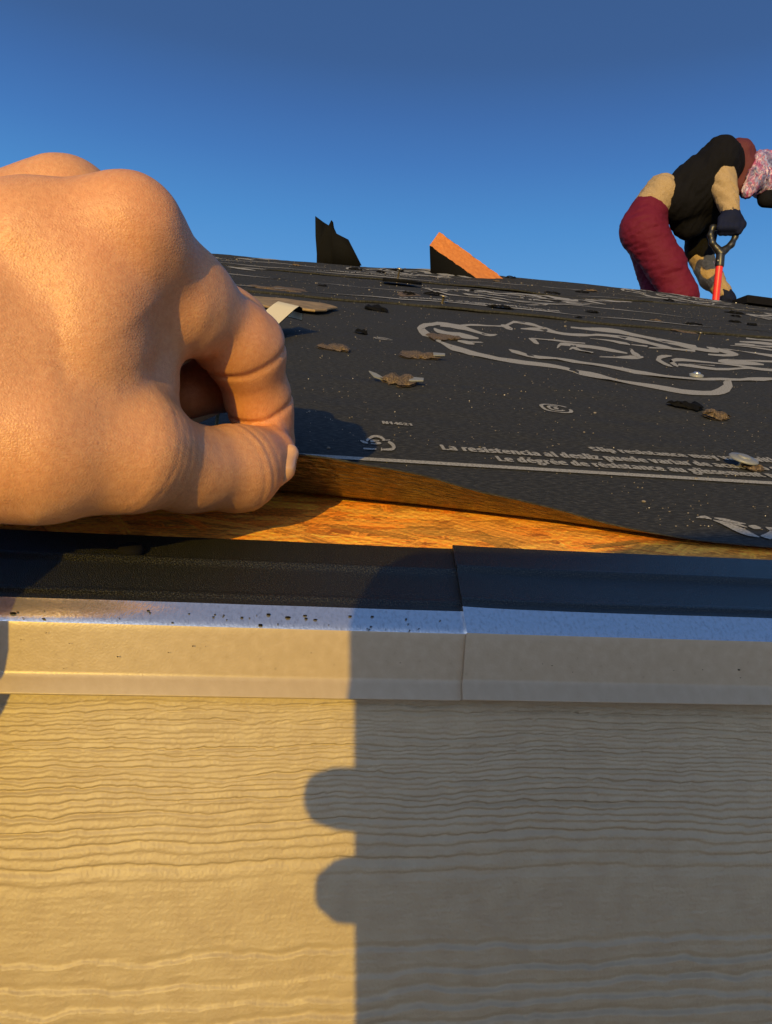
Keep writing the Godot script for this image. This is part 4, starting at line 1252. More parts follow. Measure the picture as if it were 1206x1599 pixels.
	for q in sp:
		sb.append(q - N * 0.0007 + Vector3(0.0003, 0, 0))
	obj("backing", grid_mesh(sb, su, 2, along.size(), true), M.dark_scrap, strip)
	# brown paper-faced patch beyond it
	var out := []
	for i in 26:
		var a := TAU * i / 26.0
		out.append(Vector2(cos(a) * 0.075 * (1.0 + 0.3 * n2.get_noise_2d(i * 60.0, 5.0)), sin(a) * 0.085 * (1.0 + 0.4 * n2.get_noise_2d(i * 60.0, 25.0))))
	tag(obj("paper_scrap", slab(out, felt(-0.0100, 0.9068, 0.005), Vector3.RIGHT, UPS, 0.003, 0.001), M.kraft), "flat torn brown paper scrap behind the curled cream strip", "scrap")
	# grit: more than one can count
	var gm := SphereMesh.new()
	gm.radius = 0.5
	gm.height = 0.8
	gm.radial_segments = 6
	gm.rings = 3
	for kind in 2:
		var mm := MultiMesh.new()
		mm.transform_format = MultiMesh.TRANSFORM_3D
		mm.mesh = gm
		var list2 := []
		for i in (5200 if kind == 0 else 420):
			var u := 0.07 + 3.15 * pow(rng.randf(), 1.7)
			var x := rng.randf_range(-0.25 - u * 0.35, 0.3 + u * 0.75)
			if u < 0.13 and x < 0.13:
				continue
			course = -1 if u < 1.15 else (0 if u < 2.21 else 1)
			var size := rng.randf_range(0.0002, 0.00055) * (1.0 + u * 1.1)
			if rng.randf() < 0.03:
				size *= 2.6
			list2.append(Transform3D(Basis(Vector3(rng.randf() - 0.5, 1, rng.randf() - 0.5).normalized(), rng.randf() * TAU).scaled(Vector3(size * rng.randf_range(0.7, 1.8), size, size)), felt(x, u, size * 0.3)))
		course = -1
		mm.instance_count = list2.size()
		for i in list2.size():
			mm.set_instance_transform(i, list2[i])
		var mi := MultiMeshInstance3D.new()
		mi.name = numbered("roofing_grit")
		mi.multimesh = mm
		mi.material_override = M.grit if kind == 0 else M.pale_grit
		add_child(mi)
		mi.set_meta("kind", "stuff")
		tag(mi, "dark roofing granules scattered over the underlayment" if kind == 0 else "pale roofing granules scattered over the underlayment", "grit")
	# specks of tar and grit on the metal edge
	var mm2 := MultiMesh.new()
	mm2.transform_format = MultiMesh.TRANSFORM_3D
	mm2.mesh = gm
	mm2.instance_count = 130
	for i in 130:
		var x := rng.randf_range(-0.09, 0.19)
		var size := rng.randf_range(0.00025, 0.0007)
		if i < 16:
			size = 0.0011
		var on := Vector3(x, -0.0030 + rng.randf_range(-0.0014, 0.0014), 0.0)
		on.z = 0.0065 + (-0.0030 - on.y) * 0.9 + 0.0003
		if i % 4 == 3:
			on = Vector3(x, rng.randf_range(-0.016, -0.007), 0.0088)
			size *= 0.5
		mm2.set_instance_transform(i, Transform3D(Basis(Vector3.UP, rng.randf() * TAU).scaled(Vector3(size * rng.randf_range(0.8, 1.6), size * 0.6, size)), on))
	var mj := MultiMeshInstance3D.new()
	mj.name = "tar_specks"
	mj.multimesh = mm2
	mj.material_override = M.dark_scrap
	add_child(mj)
	mj.set_meta("kind", "stuff")
	tag(mj, "black specks of tar on the metal drip edge", "specks")

# ---------------------------------------------------------------- things on and behind the ridge
func bent_slab(outline: Array, o: Vector3, ax: Vector3, ay: Vector3, thick: float, curl: float) -> ArrayMesh:
	var m := slab(outline, o, ax, ay, thick)
	var az := ax.cross(ay).normalized()
	var st := begin()
	for v in m.get_faces():
		var h := (v - o).dot(ay)
		st.add_vertex(v + az * curl * h * h)
	st.generate_normals()
	return st.commit()

func far_things() -> void:
	var ar: Vector3 = Vector3(0.98923, 0.05059, 0.13733)
	var au: Vector3 = Vector3(-0.04942, 0.99871, -0.01192)
	# standing torn piece of sheet at the ridge
	var o: Vector3 = Vector3(0.17775, 1.07019, -3.15360)
	var poly := [Vector2(-0.100, 0.175), Vector2(-0.060, 0.158), Vector2(-0.036, 0.150), Vector2(-0.028, 0.172), Vector2(-0.019, 0.165), Vector2(-0.012, 0.145), Vector2(0.010, 0.114), Vector2(0.044, 0.113), Vector2(0.090, 0.055), Vector2(0.142, -0.012), Vector2(0.05, -0.03), Vector2(-0.072, -0.03), Vector2(-0.075, 0.03), Vector2(-0.088, 0.10)]
	var tf := thing("torn_flap", "black torn flap of sheet standing up on the ridge", "flap", o)
	obj("flap", bent_slab(poly, o, Vector3(0.96, 0.02, -0.28).normalized(), Vector3(0.0, 0.98, 0.2).normalized(), 0.006, 0.9), M.dark_scrap, tf)
	obj("fold", bent_slab([Vector2(-0.02, 0.13), Vector2(0.06, 0.09), Vector2(0.13, -0.02), Vector2(0.0, -0.03)], o + Vector3(0, 0, 0.02), Vector3(0.9, 0.02, 0.4).normalized(), Vector3(0.0, 0.95, 0.3).normalized(), 0.005, -0.5), M.dark_scrap, tf)
	# broken wedge of sheathing: bright broken top, front kept dark by its black material
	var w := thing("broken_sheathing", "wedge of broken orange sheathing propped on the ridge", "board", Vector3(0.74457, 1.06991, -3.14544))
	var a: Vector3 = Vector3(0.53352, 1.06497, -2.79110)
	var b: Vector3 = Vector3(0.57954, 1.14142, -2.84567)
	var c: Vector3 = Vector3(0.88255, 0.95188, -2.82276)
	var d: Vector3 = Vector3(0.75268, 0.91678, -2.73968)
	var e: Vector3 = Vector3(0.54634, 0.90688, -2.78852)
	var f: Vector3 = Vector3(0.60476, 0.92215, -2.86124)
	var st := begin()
	# uneven broken face
	var rows := 10
	var cols := 40
	var gp := PackedVector3Array()
	var gu := PackedVector2Array()
	var nrm := (c - b).cross(a - b).normalized()
	for i in rows:
		for j in cols:
			var s := float(j) / (cols - 1)
			var t := float(i) / (rows - 1)
			var q := b.lerp(c, s).lerp(a.lerp(d, s), t)
			var edge := minf(minf(s, 1.0 - s) * 8.0, 1.0)
			q += nrm * 0.003 * n2.get_noise_2d(s * 900.0, t * 300.0) * edge + (a - b) * 0.05 * n2.get_noise_2d(s * 700.0, 60.0) * (1.0 if i == 0 or i == rows - 1 else 0.3)
			gp.append(q)
			gu.append(Vector2(s, t))
	obj("broken_face", grid_mesh(gp, gu, rows, cols), M.broken_board, w)
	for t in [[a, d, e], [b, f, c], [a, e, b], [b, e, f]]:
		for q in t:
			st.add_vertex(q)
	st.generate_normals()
	obj("dark_side", st.commit(), M.dark_scrap, w)
	# dark opening torn in the sheet: a raised lip with a black gap
	var tp := felt(0.2813, 1.9152, 0.012)
	var lip := thing("torn_lip", "dark torn lip of sheet raised far up the roof", "flap", tp)
	obj("lip", bent_slab([Vector2(-0.05, -0.06), Vector2(-0.02, -0.09), Vector2(0.025, -0.085), Vector2(0.055, -0.04), Vector2(0.04, 0.06), Vector2(-0.035, 0.07)], tp, Vector3.RIGHT, (UPS - N * 0.02).normalized(), 0.008, 0.4), M.dark_scrap, lip)
	# loose strip of old shingle along the ridge behind the worker's legs
	for q in [[Vector3(1.73533, 0.96705, -2.90615), 0.42, "dark torn strip of shingle lying along the ridge by the worker"], [Vector3(0.04000, 1.05656, -3.14240), 0.30, "ragged dark strip of shingle lying on the ridge beside the standing flap"], [Vector3(1.12328, 1.01297, -3.04199), 0.34, "thin dark strip of shingle on the ridge beside the orange wedge"]]:
		tag(obj("shingle_strip", scrap_mesh(q[0] - N * 0.012, q[1], 0.12, 0.016, 0.0, int(q[1] * 100)), M.dark_scrap), q[2], "scrap", "strips of old shingle along the ridge")
	# ridge board end with its metal clip
	var rb := thing("ridge_board", "low dark board lying on the ridge at the right edge", "board", Vector3(2.00805, 0.96723, -2.86822))
	obj("board", box_mesh(Vector3(2.13135, 0.96297, -2.83086), Vector3(0.27, 0.016, 0.05), Basis(Vector3(0.995, 0.0, -0.1).normalized(), Vector3.UP, Vector3(0.1, 0, 0.995).normalized()), 0.004), M.black_cloth, rb)
	var st3 := scrap_mesh(Vector3(1.88810, 0.93267, -2.80396), 0.04, 0.05, 0.03, 0.4, 77)
	obj("metal_clip", st3, M.zinc, rb)

# ---------------------------------------------------------------- people
func cloth_relief(amp: float, freq: float, along: Vector3) -> Dictionary:
	return {"amp": amp, "freq": freq, "along": along}

func worker() -> void:
	var root := thing("person", "roofer in maroon trousers and black vest bending over a red-handled shovel", "person", Vector3(1.91630, 0.94046, -3.58759))
	obj("body", sdf_mesh(chain([Vector3(1.82756, 1.57804, -3.67383), Vector3(1.85779, 1.65716, -3.67003)], [0.09476, 0.08440]) + chain([Vector3(1.89940, 1.63911, -3.82569), Vector3(1.93082, 1.72134, -3.82173)], [0.10002, 0.08771]) + chain([Vector3(1.83722, 1.53705, -3.65209), Vector3(1.94703, 1.36498, -3.61575), Vector3(2.02038, 1.21511, -3.60479), Vector3(2.04646, 1.10417, -3.63090), Vector3(2.07184, 0.82828, -3.71684)], [0.09945, 0.08063, 0.07477, 0.07237, 0.04680]) + chain([Vector3(1.93248, 1.61548, -3.85126), Vector3(2.01766, 1.44557, -3.85874), Vector3(2.03915, 1.28352, -3.85494), Vector3(2.03422, 1.11106, -3.85475), Vector3(2.02077, 0.83846, -3.85525)], [0.10073, 0.08953, 0.07941, 0.07007, 0.04827]) + chain([Vector3(1.84502, 1.65650, -3.67180), Vector3(1.92507, 1.76402, -3.66121)], [0.07403, 0.08143]) + chain([Vector3(1.91755, 1.72066, -3.82358), Vector3(2.00075, 1.83240, -3.81257)], [0.07694, 0.08464]) + chain([Vector3(1.95943, 1.69258, -3.73684), Vector3(1.99243, 1.72942, -3.73244)], [0.04529, 0.06794]) + chain([Vector3(2.03778, 1.74790, -3.65555), Vector3(2.13583, 1.81790, -3.63217), Vector3(2.23336, 1.94626, -3.62934)], [0.10984, 0.12733, 0.09648]) + chain([Vector3(2.11270, 1.81126, -3.79689), Vector3(2.22504, 1.89280, -3.79177), Vector3(2.32095, 2.02162, -3.77909)], [0.11387, 0.13265, 0.10026]) + chain([Vector3(2.17542, 1.93018, -3.53636), Vector3(2.16642, 1.86215, -3.52717), Vector3(2.17658, 1.76196, -3.50506), Vector3(2.20290, 1.63059, -3.47045)], [0.05936, 0.05777, 0.05317, 0.03993]) + chain([Vector3(2.32715, 1.95017, -3.83844), Vector3(2.27199, 1.73619, -3.86522), Vector3(2.26927, 1.55308, -3.86468), Vector3(2.32713, 1.40381, -3.83568), Vector3(2.38727, 1.32398, -3.80672)], [0.07430, 0.06601, 0.05972, 0.05006, 0.03581]) + chain([Vector3(2.34956, 2.01283, -3.66400), Vector3(2.43404, 1.93236, -3.64175)], [0.07362, 0.03747]) + chain([Vector3(2.47714, 1.93456, -3.63576), Vector3(2.52369, 1.86715, -3.62895)], [0.07494, 0.07344]) + chain([Vector3(2.53748, 1.85040, -3.62695), Vector3(2.55730, 1.79907, -3.62393)], [0.05995, 0.04122]) + chain([Vector3(2.58618, 1.82672, -3.62005), Vector3(2.59954, 1.81868, -3.61815)], [0.01649, 0.01049]), 0.03, 0.015), M.skin_plain, root)
	obj("trousers", sdf_mesh(chain([Vector3(1.82756, 1.57804, -3.67383), Vector3(1.85779, 1.65716, -3.67003)], [0.11019, 0.09813]) + chain([Vector3(1.89940, 1.63911, -3.82569), Vector3(1.93082, 1.72134, -3.82173)], [0.11631, 0.10199]) + chain([Vector3(1.83722, 1.53705, -3.65209), Vector3(1.94703, 1.36498, -3.61575), Vector3(2.02038, 1.21511, -3.60479), Vector3(2.04646, 1.10417, -3.63090), Vector3(2.07184, 0.82828, -3.71684)], [0.11564, 0.09376, 0.08694, 0.08415, 0.05442]) + chain([Vector3(1.93248, 1.61548, -3.85126), Vector3(2.01766, 1.44557, -3.85874), Vector3(2.03915, 1.28352, -3.85494), Vector3(2.03422, 1.11106, -3.85475), Vector3(2.02077, 0.83846, -3.85525)], [0.11713, 0.10410, 0.09234, 0.08147, 0.05613]), 0.045, 0.011, cloth_relief(0.0075, 1900.0, Vector3(-0.62, 0.77, 0.1).normalized())), M.maroon_cloth, root)
	obj("shirt", sdf_mesh(chain([Vector3(1.84502, 1.65650, -3.67180), Vector3(1.92507, 1.76402, -3.66121)], [0.08608, 0.09469]) + chain([Vector3(1.91755, 1.72066, -3.82358), Vector3(2.00075, 1.83240, -3.81257)], [0.08947, 0.09841]) + chain([Vector3(1.95943, 1.69258, -3.73684), Vector3(1.99243, 1.72942, -3.73244)], [0.05266, 0.07900]) + chain([Vector3(2.16876, 1.88838, -3.52900), Vector3(2.17658, 1.76196, -3.50506), Vector3(2.20290, 1.63059, -3.47045)], [0.06637, 0.06182, 0.04643]) + chain([Vector3(2.27650, 1.51686, -3.86349), Vector3(2.32713, 1.40381, -3.83568), Vector3(2.38727, 1.32398, -3.80672)], [0.06396, 0.05639, 0.04164]), 0.03, 0.011, cloth_relief(0.010, 2200.0, Vector3(0.5, 0.85, 0.1).normalized())), M.tan_cloth, root)
	obj("vest", sdf_mesh(chain([Vector3(2.03778, 1.74790, -3.65555), Vector3(2.13583, 1.81790, -3.63217), Vector3(2.23336, 1.94626, -3.62934)], [0.12772, 0.14806, 0.11218]) + chain([Vector3(2.11270, 1.81126, -3.79689), Vector3(2.22504, 1.89280, -3.79177), Vector3(2.32095, 2.02162, -3.77909)], [0.13241, 0.15425, 0.11658]) + chain([Vector3(2.11312, 1.66528, -3.71532), Vector3(2.20082, 1.74007, -3.70350)], [0.08777, 0.12288]) + chain([Vector3(2.06363, 1.69790, -3.72237), Vector3(2.11051, 1.63000, -3.71551)], [0.07022, 0.06671]) + chain([Vector3(2.18572, 1.95243, -3.55523), Vector3(2.16510, 1.89492, -3.52954)], [0.09137, 0.08401]) + chain([Vector3(2.32715, 1.95017, -3.83844), Vector3(2.27199, 1.73619, -3.86522), Vector3(2.26723, 1.55755, -3.86498)], [0.09459, 0.08589, 0.07858]), 0.04, 0.011, cloth_relief(0.010, 1500.0, Vector3(0.8, -0.5, 0.1).normalized())), M.black_cloth, root)
	obj("hood", sdf_mesh(chain([Vector3(2.34956, 2.01283, -3.66400), Vector3(2.37039, 1.94218, -3.66075), Vector3(2.35171, 1.84963, -3.65278)], [0.08560, 0.07338, 0.05054]), 0.02, 0.011, cloth_relief(0.007, 1600.0, Vector3(0.9, 0.3, 0.1).normalized())), M.dark_maroon_cloth, root)
	obj("headscarf", sdf_mesh(chain([Vector3(2.47520, 1.93883, -3.63606), Vector3(2.51852, 1.88433, -3.62976)], [0.09760, 0.10108]) + chain([Vector3(2.44352, 1.91540, -3.64034), Vector3(2.39783, 1.82581, -3.64625)], [0.06971, 0.03834]) + chain([Vector3(2.40878, 1.87071, -3.58437), Vector3(2.36006, 1.78678, -3.58063)], [0.05152, 0.02912]), 0.03, 0.009, cloth_relief(0.013, 3200.0, Vector3(0.8, 0.6, 0.1).normalized())), M.printed_cloth, root)
	obj("cap", sdf_mesh(chain([Vector3(2.46751, 1.75729, -3.58573), Vector3(2.54947, 1.73993, -3.57424)], [0.03960, 0.02582]) + chain([Vector3(2.53420, 1.80412, -3.68775), Vector3(2.61838, 1.78629, -3.67595)], [0.04067, 0.02652]) + chain([Vector3(2.52584, 1.82363, -3.62843), Vector3(2.53920, 1.81559, -3.62653)], [0.07494, 0.07320]), 0.02, 0.008), M.black_cloth, root)
	var glove := obj("glove", sdf_mesh(chain([Vector3(2.20125, 1.63051, -3.47067), Vector3(2.20515, 1.58505, -3.46990)], [0.04477, 0.05472]) + chain([Vector3(2.16271, 1.57918, -3.46568), Vector3(2.22857, 1.57427, -3.45649)], [0.02812, 0.03143]) + chain([Vector3(2.24206, 1.58694, -3.46478), Vector3(2.25069, 1.55356, -3.44322), Vector3(2.23206, 1.51274, -3.43550)], [0.02487, 0.02145, 0.01646]) + chain([Vector3(2.14545, 1.57276, -3.45290), Vector3(2.13709, 1.52751, -3.44374), Vector3(2.15461, 1.51087, -3.46646), Vector3(2.17608, 1.53014, -3.49891)], [0.01812, 0.01643, 0.01406, 0.01252]) + chain([Vector3(2.17153, 1.57410, -3.44928), Vector3(2.16310, 1.52884, -3.44013), Vector3(2.18079, 1.51221, -3.46283), Vector3(2.20250, 1.53149, -3.49524)], [0.01812, 0.01643, 0.01406, 0.01252]) + chain([Vector3(2.19760, 1.57543, -3.44566), Vector3(2.18912, 1.53017, -3.43652), Vector3(2.20697, 1.51355, -3.45919), Vector3(2.22891, 1.53284, -3.49157)], [0.01812, 0.01643, 0.01406, 0.01252]) + chain([Vector3(2.22368, 1.57676, -3.44204), Vector3(2.21513, 1.53150, -3.43291), Vector3(2.23314, 1.51489, -3.45556), Vector3(2.25532, 1.53419, -3.48791)], [0.01812, 0.01643, 0.01406, 0.01252]), 0.012, 0.006), M.navy_glove, root)
	obj("glove", sdf_mesh(chain([Vector3(2.38257, 1.32827, -3.80740), Vector3(2.41145, 1.28896, -3.80318)], [0.03983, 0.04345]) + chain([Vector3(2.38370, 1.28036, -3.79690), Vector3(2.37714, 1.24309, -3.78753), Vector3(2.41179, 1.24241, -3.82309)], [0.01626, 0.01442, 0.01273]) + chain([Vector3(2.39238, 1.27815, -3.78559), Vector3(2.39318, 1.24391, -3.78530), Vector3(2.42618, 1.24315, -3.82110)], [0.01622, 0.01442, 0.01273]) + chain([Vector3(2.40099, 1.27593, -3.77428), Vector3(2.40923, 1.24473, -3.78308), Vector3(2.44058, 1.24388, -3.81910)], [0.01618, 0.01442, 0.01273]) + chain([Vector3(2.40954, 1.27371, -3.76299), Vector3(2.42527, 1.24555, -3.78085), Vector3(2.45497, 1.24462, -3.81710)], [0.01614, 0.01442, 0.01273]) + chain([Vector3(2.41408, 1.30000, -3.79278), Vector3(2.43419, 1.28209, -3.77979)], [0.01806, 0.01442]), 0.012, 0.006), M.navy_glove, root)
	obj("boot", sdf_mesh(chain([Vector3(2.06771, 0.80885, -3.70722), Vector3(2.15563, 0.78705, -3.69488)], [0.05429, 0.04378]), 0.02, 0.012), M.black_plastic, root)
	obj("boot", sdf_mesh(chain([Vector3(2.02167, 0.82038, -3.85503), Vector3(2.10360, 0.79738, -3.84352)], [0.05613, 0.04526]), 0.02, 0.012), M.black_plastic, root)
	var sh := thing("shovel", "tear-off shovel with red shaft and black D-shaped grip held by the roofer", "shovel", Vector3(2.17731, 0.88469, -3.55101))
	obj("grip", sdf_mesh(chain([Vector3(2.11698, 1.53903, -3.48193), Vector3(2.24025, 1.54036, -3.46479)], [0.01409, 0.01409]) + chain([Vector3(2.11698, 1.53903, -3.48193), Vector3(2.10734, 1.50118, -3.48308), Vector3(2.11923, 1.46029, -3.48122), Vector3(2.14535, 1.43091, -3.47744), Vector3(2.16290, 1.40856, -3.47489)], [0.01409, 0.01409, 0.01492, 0.01658, 0.01990]) + chain([Vector3(2.24025, 1.54036, -3.46479), Vector3(2.23406, 1.49936, -3.46545), Vector3(2.21560, 1.45691, -3.46780), Vector3(2.18415, 1.42791, -3.47203), Vector3(2.16618, 1.40873, -3.47443)], [0.01409, 0.01409, 0.01575, 0.01741, 0.01990]), 0.012, 0.0055), M.black_plastic, sh)
	obj("socket", tube([Vector3(2.16311, 1.42102, -3.47492), Vector3(2.16331, 1.40028, -3.47479), Vector3(2.16161, 1.34654, -3.47576), Vector3(2.16107, 1.34070, -3.47581)], [0.01824, 0.02156, 0.02239, 0.02073], 14), M.black_plastic, sh)
	obj("shaft", tube([Vector3(2.16161, 1.34654, -3.47576), Vector3(2.16540, 1.15076, -3.50353), Vector3(2.16894, 0.88426, -3.55217)], [0.01824, 0.01838, 0.01861], 14), M.red_fibreglass, sh)
	obj("rivet", tube([Vector3(2.13945, 1.36377, -3.45268), Vector3(2.13835, 1.36309, -3.45081)], [0.00412, 0.00329], 14), M.zinc, sh)
	obj("blade", bent_slab([Vector2(-0.1, -0.16), Vector2(-0.06, -0.14), Vector2(-0.05, -0.17), Vector2(0.0, -0.145), Vector2(0.05, -0.17), Vector2(0.06, -0.14), Vector2(0.1, -0.16), Vector2(0.1, 0.08), Vector2(0.03, 0.14), Vector2(-0.03, 0.14), Vector2(-0.1, 0.08)], Vector3(2.17306, 0.85416, -3.57164), Vector3(0.9, 0.0, 0.3).normalized(), Vector3(0.15, 0.6, -0.3).normalized(), 0.004, 0.4), M.steel, sh)

func photographer() -> void:
	var root := thing("person", "bare hand pinching and lifting the edge of the black sheet", "person", Vector3(0.08246, -1.16606, 0.76184))
	var idx_tip: Vector3 = Vector3(-0.00346, 0.04360, -0.05584)
	var thumb_tip: Vector3 = Vector3(-0.00329, 0.03894, -0.04258)
	var pip: Vector3 = Vector3(-0.01266, 0.06906, -0.03853)
	var knuckle: Vector3 = Vector3(-0.03850, 0.08595, 0.00181)
	blush_and_glow = [[idx_tip, 0.75, 0.00018], [thumb_tip, 0.6, 0.00022], [pip, 0.35, 0.0003], [knuckle, 0.4, 0.0004], [Vector3(-0.02726, 0.05926, -0.06143), 1.0, 0.0004]]  # last spot paints the red of light passing through the middle finger
	var rings := [[Vector3(-0.01216, 0.06764, -0.03978), Vector3(0.25443, -0.72902, -0.63545), 0.0170, 0.00110, 0.00070], [Vector3(-0.00777, 0.05508, -0.05073), Vector3(0.25443, -0.72902, -0.63545), 0.0130, 0.00090, 0.00080], [Vector3(-0.01362, 0.03301, -0.03133), Vector3(0.63096, 0.36163, -0.68637), 0.0160, 0.00060, 0.00020], [Vector3(-0.01156, 0.03420, -0.03358), Vector3(0.63096, 0.36163, -0.68637), 0.0160, 0.00060, 0.00032], [Vector3(-0.00922, 0.03554, -0.03613), Vector3(0.63096, 0.36163, -0.68637), 0.0150, 0.00050, 0.00016], [Vector3(-0.03930, 0.03600, -0.00003), Vector3(0.61748, -0.14946, -0.77226), 0.0155, 0.00050, 0.00010], [Vector3(-0.03753, 0.03557, -0.00225), Vector3(0.61748, -0.14946, -0.77226), 0.0155, 0.00050, 0.00014], [Vector3(-0.03576, 0.03514, -0.00447), Vector3(0.61748, -0.14946, -0.77226), 0.0155, 0.00050, 0.00018], [Vector3(-0.03398, 0.03471, -0.00668), Vector3(0.61748, -0.14946, -0.77226), 0.0155, 0.00050, 0.00010], [Vector3(-0.03221, 0.03429, -0.00890), Vector3(0.61748, -0.14946, -0.77226), 0.0155, 0.00050, 0.00014], [Vector3(-0.03044, 0.03386, -0.01112), Vector3(0.61748, -0.14946, -0.77226), 0.0155, 0.00050, 0.00018], [Vector3(-0.02867, 0.03343, -0.01333), Vector3(0.61748, -0.14946, -0.77226), 0.0155, 0.00050, 0.00010]]
	obj("hand", sdf_mesh(chain([Vector3(-0.09408, 0.06648, -0.00363), Vector3(-0.05796, 0.07840, 0.00134), Vector3(-0.03850, 0.08595, 0.00181)], [0.02443, 0.01629, 0.01214]) + chain([Vector3(-0.10101, 0.06956, -0.01781), Vector3(-0.05967, 0.09675, -0.02320)], [0.02384, 0.01378]) + chain([Vector3(-0.10941, 0.06824, -0.03548), Vector3(-0.07688, 0.09803, -0.04761)], [0.02416, 0.01415]) + chain([Vector3(-0.11481, 0.06328, -0.04721), Vector3(-0.09273, 0.09354, -0.06850)], [0.02362, 0.01331]) + chain([Vector3(-0.03850, 0.08595, 0.00181), Vector3(-0.02765, 0.07743, -0.02085), Vector3(-0.01266, 0.06906, -0.03853), Vector3(-0.00767, 0.05479, -0.05098), Vector3(-0.00346, 0.04360, -0.05584)], [0.01214, 0.01189, 0.01043, 0.00907, 0.00746]) + chain([Vector3(-0.07785, 0.03742, 0.00868), Vector3(-0.05483, 0.03561, 0.00529), Vector3(-0.03677, 0.03539, -0.00320), Vector3(-0.02411, 0.03232, -0.01903), Vector3(-0.01228, 0.03379, -0.03280), Vector3(-0.00329, 0.03894, -0.04258)], [0.02308, 0.01744, 0.01405, 0.01047, 0.01145, 0.00763]) + chain([Vector3(-0.02818, 0.07138, -0.01429), Vector3(-0.02659, 0.07092, -0.01737)], [0.00888, 0.00869]) + chain([Vector3(-0.01437, 0.06997, -0.03548), Vector3(-0.01193, 0.06929, -0.03843)], [0.00881, 0.00857]) + chain([Vector3(-0.07301, 0.05360, 0.00267), Vector3(-0.04942, 0.05733, 0.00043)], [0.02761, 0.01769]) + chain([Vector3(-0.03814, 0.03759, -0.00670), Vector3(-0.03761, 0.05278, -0.01331), Vector3(-0.03752, 0.06800, -0.01227), Vector3(-0.03839, 0.07939, -0.00475)], [0.01257, 0.00911, 0.00970, 0.01180]) + chain([Vector3(-0.04603, 0.06922, 0.00194), Vector3(-0.04313, 0.05799, -0.00860)], [0.01549, 0.00980]) + chain([Vector3(-0.05967, 0.09675, -0.02320), Vector3(-0.01711, 0.07983, -0.06232), Vector3(-0.01798, 0.06440, -0.06897), Vector3(-0.02977, 0.05800, -0.05957)], [0.01378, 0.01026, 0.00927, 0.00827]) + chain([Vector3(-0.07688, 0.09803, -0.04761), Vector3(-0.02866, 0.08628, -0.08817), Vector3(-0.02802, 0.06657, -0.09899), Vector3(-0.03905, 0.05557, -0.09166)], [0.01415, 0.01036, 0.00984, 0.00863]) + chain([Vector3(-0.09273, 0.09354, -0.06850), Vector3(-0.05199, 0.08985, -0.10684), Vector3(-0.04764, 0.07004, -0.11494), Vector3(-0.05635, 0.05865, -0.10729)], [0.01331, 0.01000, 0.00883, 0.00809]) + chain([Vector3(-0.13311, 0.04470, -0.00564), Vector3(-0.09525, 0.05595, -0.00704)], [0.02834, 0.02714]), 0.0062, 0.0010, {"rings": rings}, true), M.skin, root)
	obj("nail", sdf_mesh(chain([Vector3(-0.00155, 0.03140, -0.03625), Vector3(0.00014, 0.03448, -0.03658), Vector3(0.00197, 0.03922, -0.03910)], [0.00279, 0.00354, 0.00302]), 0.002, 0.0009), M.nail_plate, root)
	obj("hand", sdf_mesh(chain([Vector3(0.03466, -0.04569, 0.19827), Vector3(0.02165, -0.02449, 0.18222), Vector3(-0.02141, -0.01469, 0.17567), Vector3(-0.04935, -0.01202, 0.17935)], [0.01300, 0.00950, 0.00850, 0.00780]) + chain([Vector3(0.03763, -0.06556, 0.19878), Vector3(0.02279, -0.04746, 0.18249), Vector3(-0.02037, -0.03566, 0.17592), Vector3(-0.04525, -0.03464, 0.18003)], [0.01300, 0.00950, 0.00850, 0.00820]) + chain([Vector3(0.03824, -0.08353, 0.20098), Vector3(0.02393, -0.07043, 0.18277), Vector3(-0.01379, -0.06836, 0.17700), Vector3(-0.02378, -0.06687, 0.17561)], [0.01200, 0.00900, 0.00800, 0.00750]) + chain([Vector3(0.03631, -0.09559, 0.20481), Vector3(0.02097, -0.09850, 0.19259), Vector3(-0.01397, -0.10225, 0.19078)], [0.01100, 0.00800, 0.00750]) + chain([Vector3(0.03791, -0.05343, 0.20684), Vector3(0.04384, -0.10298, 0.22609)], [0.01600, 0.02200]) + chain([Vector3(0.03752, -0.08549, 0.20694), Vector3(0.04384, -0.10298, 0.22609)], [0.01600, 0.02200]) + chain([Vector3(0.04362, -0.09300, 0.22399), Vector3(0.02689, -0.05888, 0.21543), Vector3(0.00642, -0.03495, 0.20842)], [0.01800, 0.01100, 0.00900]) + chain([Vector3(0.04384, -0.10298, 0.22609), Vector3(0.06336, -0.16151, 0.27453)], [0.02200, 0.02700]), 0.008, 0.0035), M.skin_plain, root)
	obj("forearm", sdf_mesh(chain([Vector3(-0.10858, 0.05141, 0.00325), Vector3(-0.11545, 0.00119, 0.04994), Vector3(-0.17411, -0.07027, 0.09464), Vector3(-0.32483, -0.19155, 0.20554)], [0.02750, 0.03400, 0.03700, 0.04200]) + chain([Vector3(0.06336, -0.16151, 0.27453), Vector3(0.11361, -0.27734, 0.42850)], [0.02700, 0.04000]), 0.02, 0.006), M.skin_plain, root)
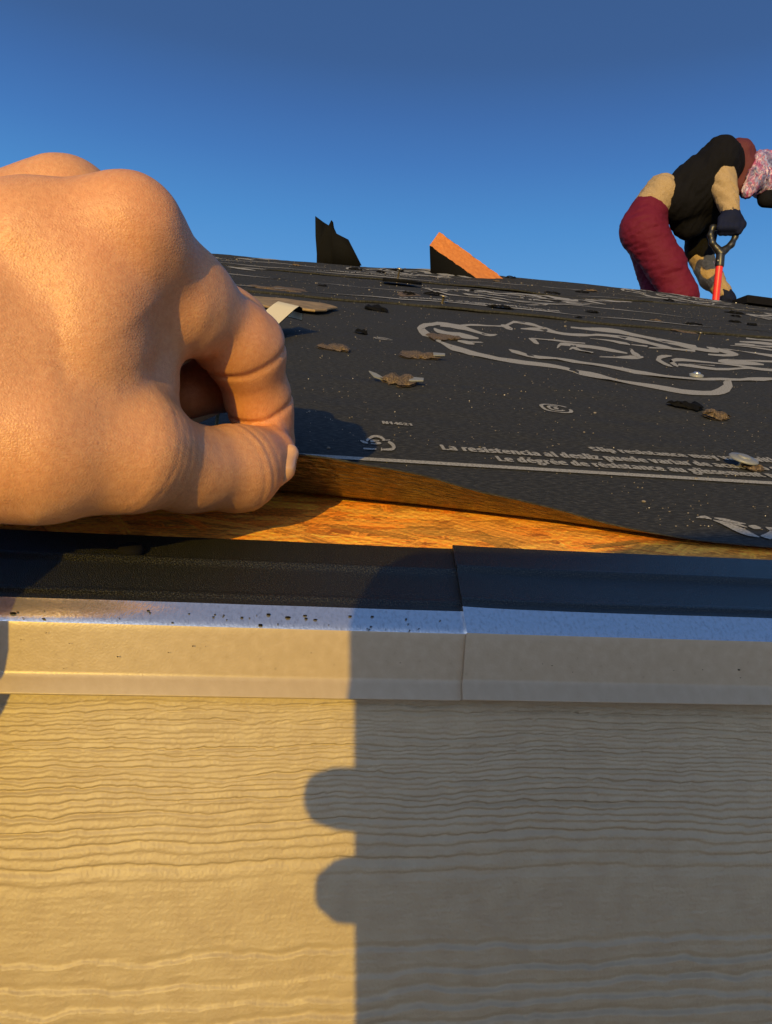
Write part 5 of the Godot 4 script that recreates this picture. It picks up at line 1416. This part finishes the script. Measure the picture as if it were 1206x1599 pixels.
	obj("shirt", sdf_mesh(chain([Vector3(-0.18993, -0.29878, 0.72967), Vector3(-0.14176, -0.72661, 0.75872)], [0.09000, 0.11000]) + chain([Vector3(0.12662, -0.28259, 0.77362), Vector3(0.11544, -0.71345, 0.79443)], [0.09000, 0.11000]) + chain([Vector3(-0.19388, -0.21888, 0.72871), Vector3(0.12267, -0.20269, 0.77266)], [0.06000, 0.06000]) + chain([Vector3(-0.13187, -0.92635, 0.76111), Vector3(0.12533, -0.91319, 0.79681)], [0.12000, 0.12000]) + chain([Vector3(-0.21318, -0.22988, 0.72609), Vector3(-0.32447, -0.20891, 0.42780), Vector3(-0.32483, -0.19155, 0.20554)], [0.06500, 0.05500, 0.04800]) + chain([Vector3(0.14295, -0.21167, 0.77553), Vector3(0.20031, -0.38063, 0.64301), Vector3(0.11361, -0.27734, 0.42850)], [0.06500, 0.05600, 0.04600]), 0.05, 0.02), M.white_shirt, root)
	obj("head", sdf_mesh(chain([Vector3(-0.04341, 0.02754, 0.61715), Vector3(-0.03631, -0.03253, 0.58815)], [0.07800, 0.06200]) + chain([Vector3(-0.03242, 0.02216, 0.53995), Vector3(-0.02925, -0.00288, 0.52638)], [0.01200, 0.01200]) + chain([Vector3(-0.04122, -0.07223, 0.63815), Vector3(-0.04098, -0.19152, 0.70946)], [0.05000, 0.05800]) + chain([Vector3(-0.12145, 0.01366, 0.61646), Vector3(-0.11953, -0.01133, 0.61180)], [0.01200, 0.01000]) + chain([Vector3(0.03287, 0.02155, 0.63788), Vector3(0.03479, -0.00344, 0.63323)], [0.01200, 0.01000]), 0.03, 0.01), M.skin_plain, root)
	var hc: Vector3 = Vector3(-0.03945, 0.02774, 0.61770)
	var hy: Vector3 = Vector3(-0.04942, 0.99871, -0.01192)
	obj("added_hat", tube([hc + hy * 0.040, hc + hy * 0.038, hc + hy * 0.042, hc + hy * 0.046, hc + hy * 0.100, hc + hy * 0.110, hc + hy * 0.113], [0.02, 0.124, 0.126, 0.102, 0.100, 0.096, 0.085], 40), M.straw, root)  # unseen hat, made wide and flat to cast the shadow at right
	# the phone this picture is taken with: its lens is where the camera stands
	var ph := thing("phone", "dark phone held upright by the photographer", "phone", Vector3(-0.00069, 0.02461, 0.19401))
	var pts := []
	for i in 40:
		var a := TAU * (i + 0.5) / 40.0
		var cxx := 0.0358 - 0.0125
		var cyy := 0.0665 - 0.0125
		pts.append(Vector2((cxx if cos(a) > 0 else -cxx) + 0.0125 * cos(a), (cyy if sin(a) > 0 else -cyy) + 0.0125 * sin(a)))
	obj("body", slab(pts, Vector3(-0.01230, -0.00951, 0.19408), Vector3(0.98923, 0.05059, 0.13733), Vector3(-0.04942, 0.99871, -0.01192), 0.0082, 0.0012), M.phone_glass, ph)
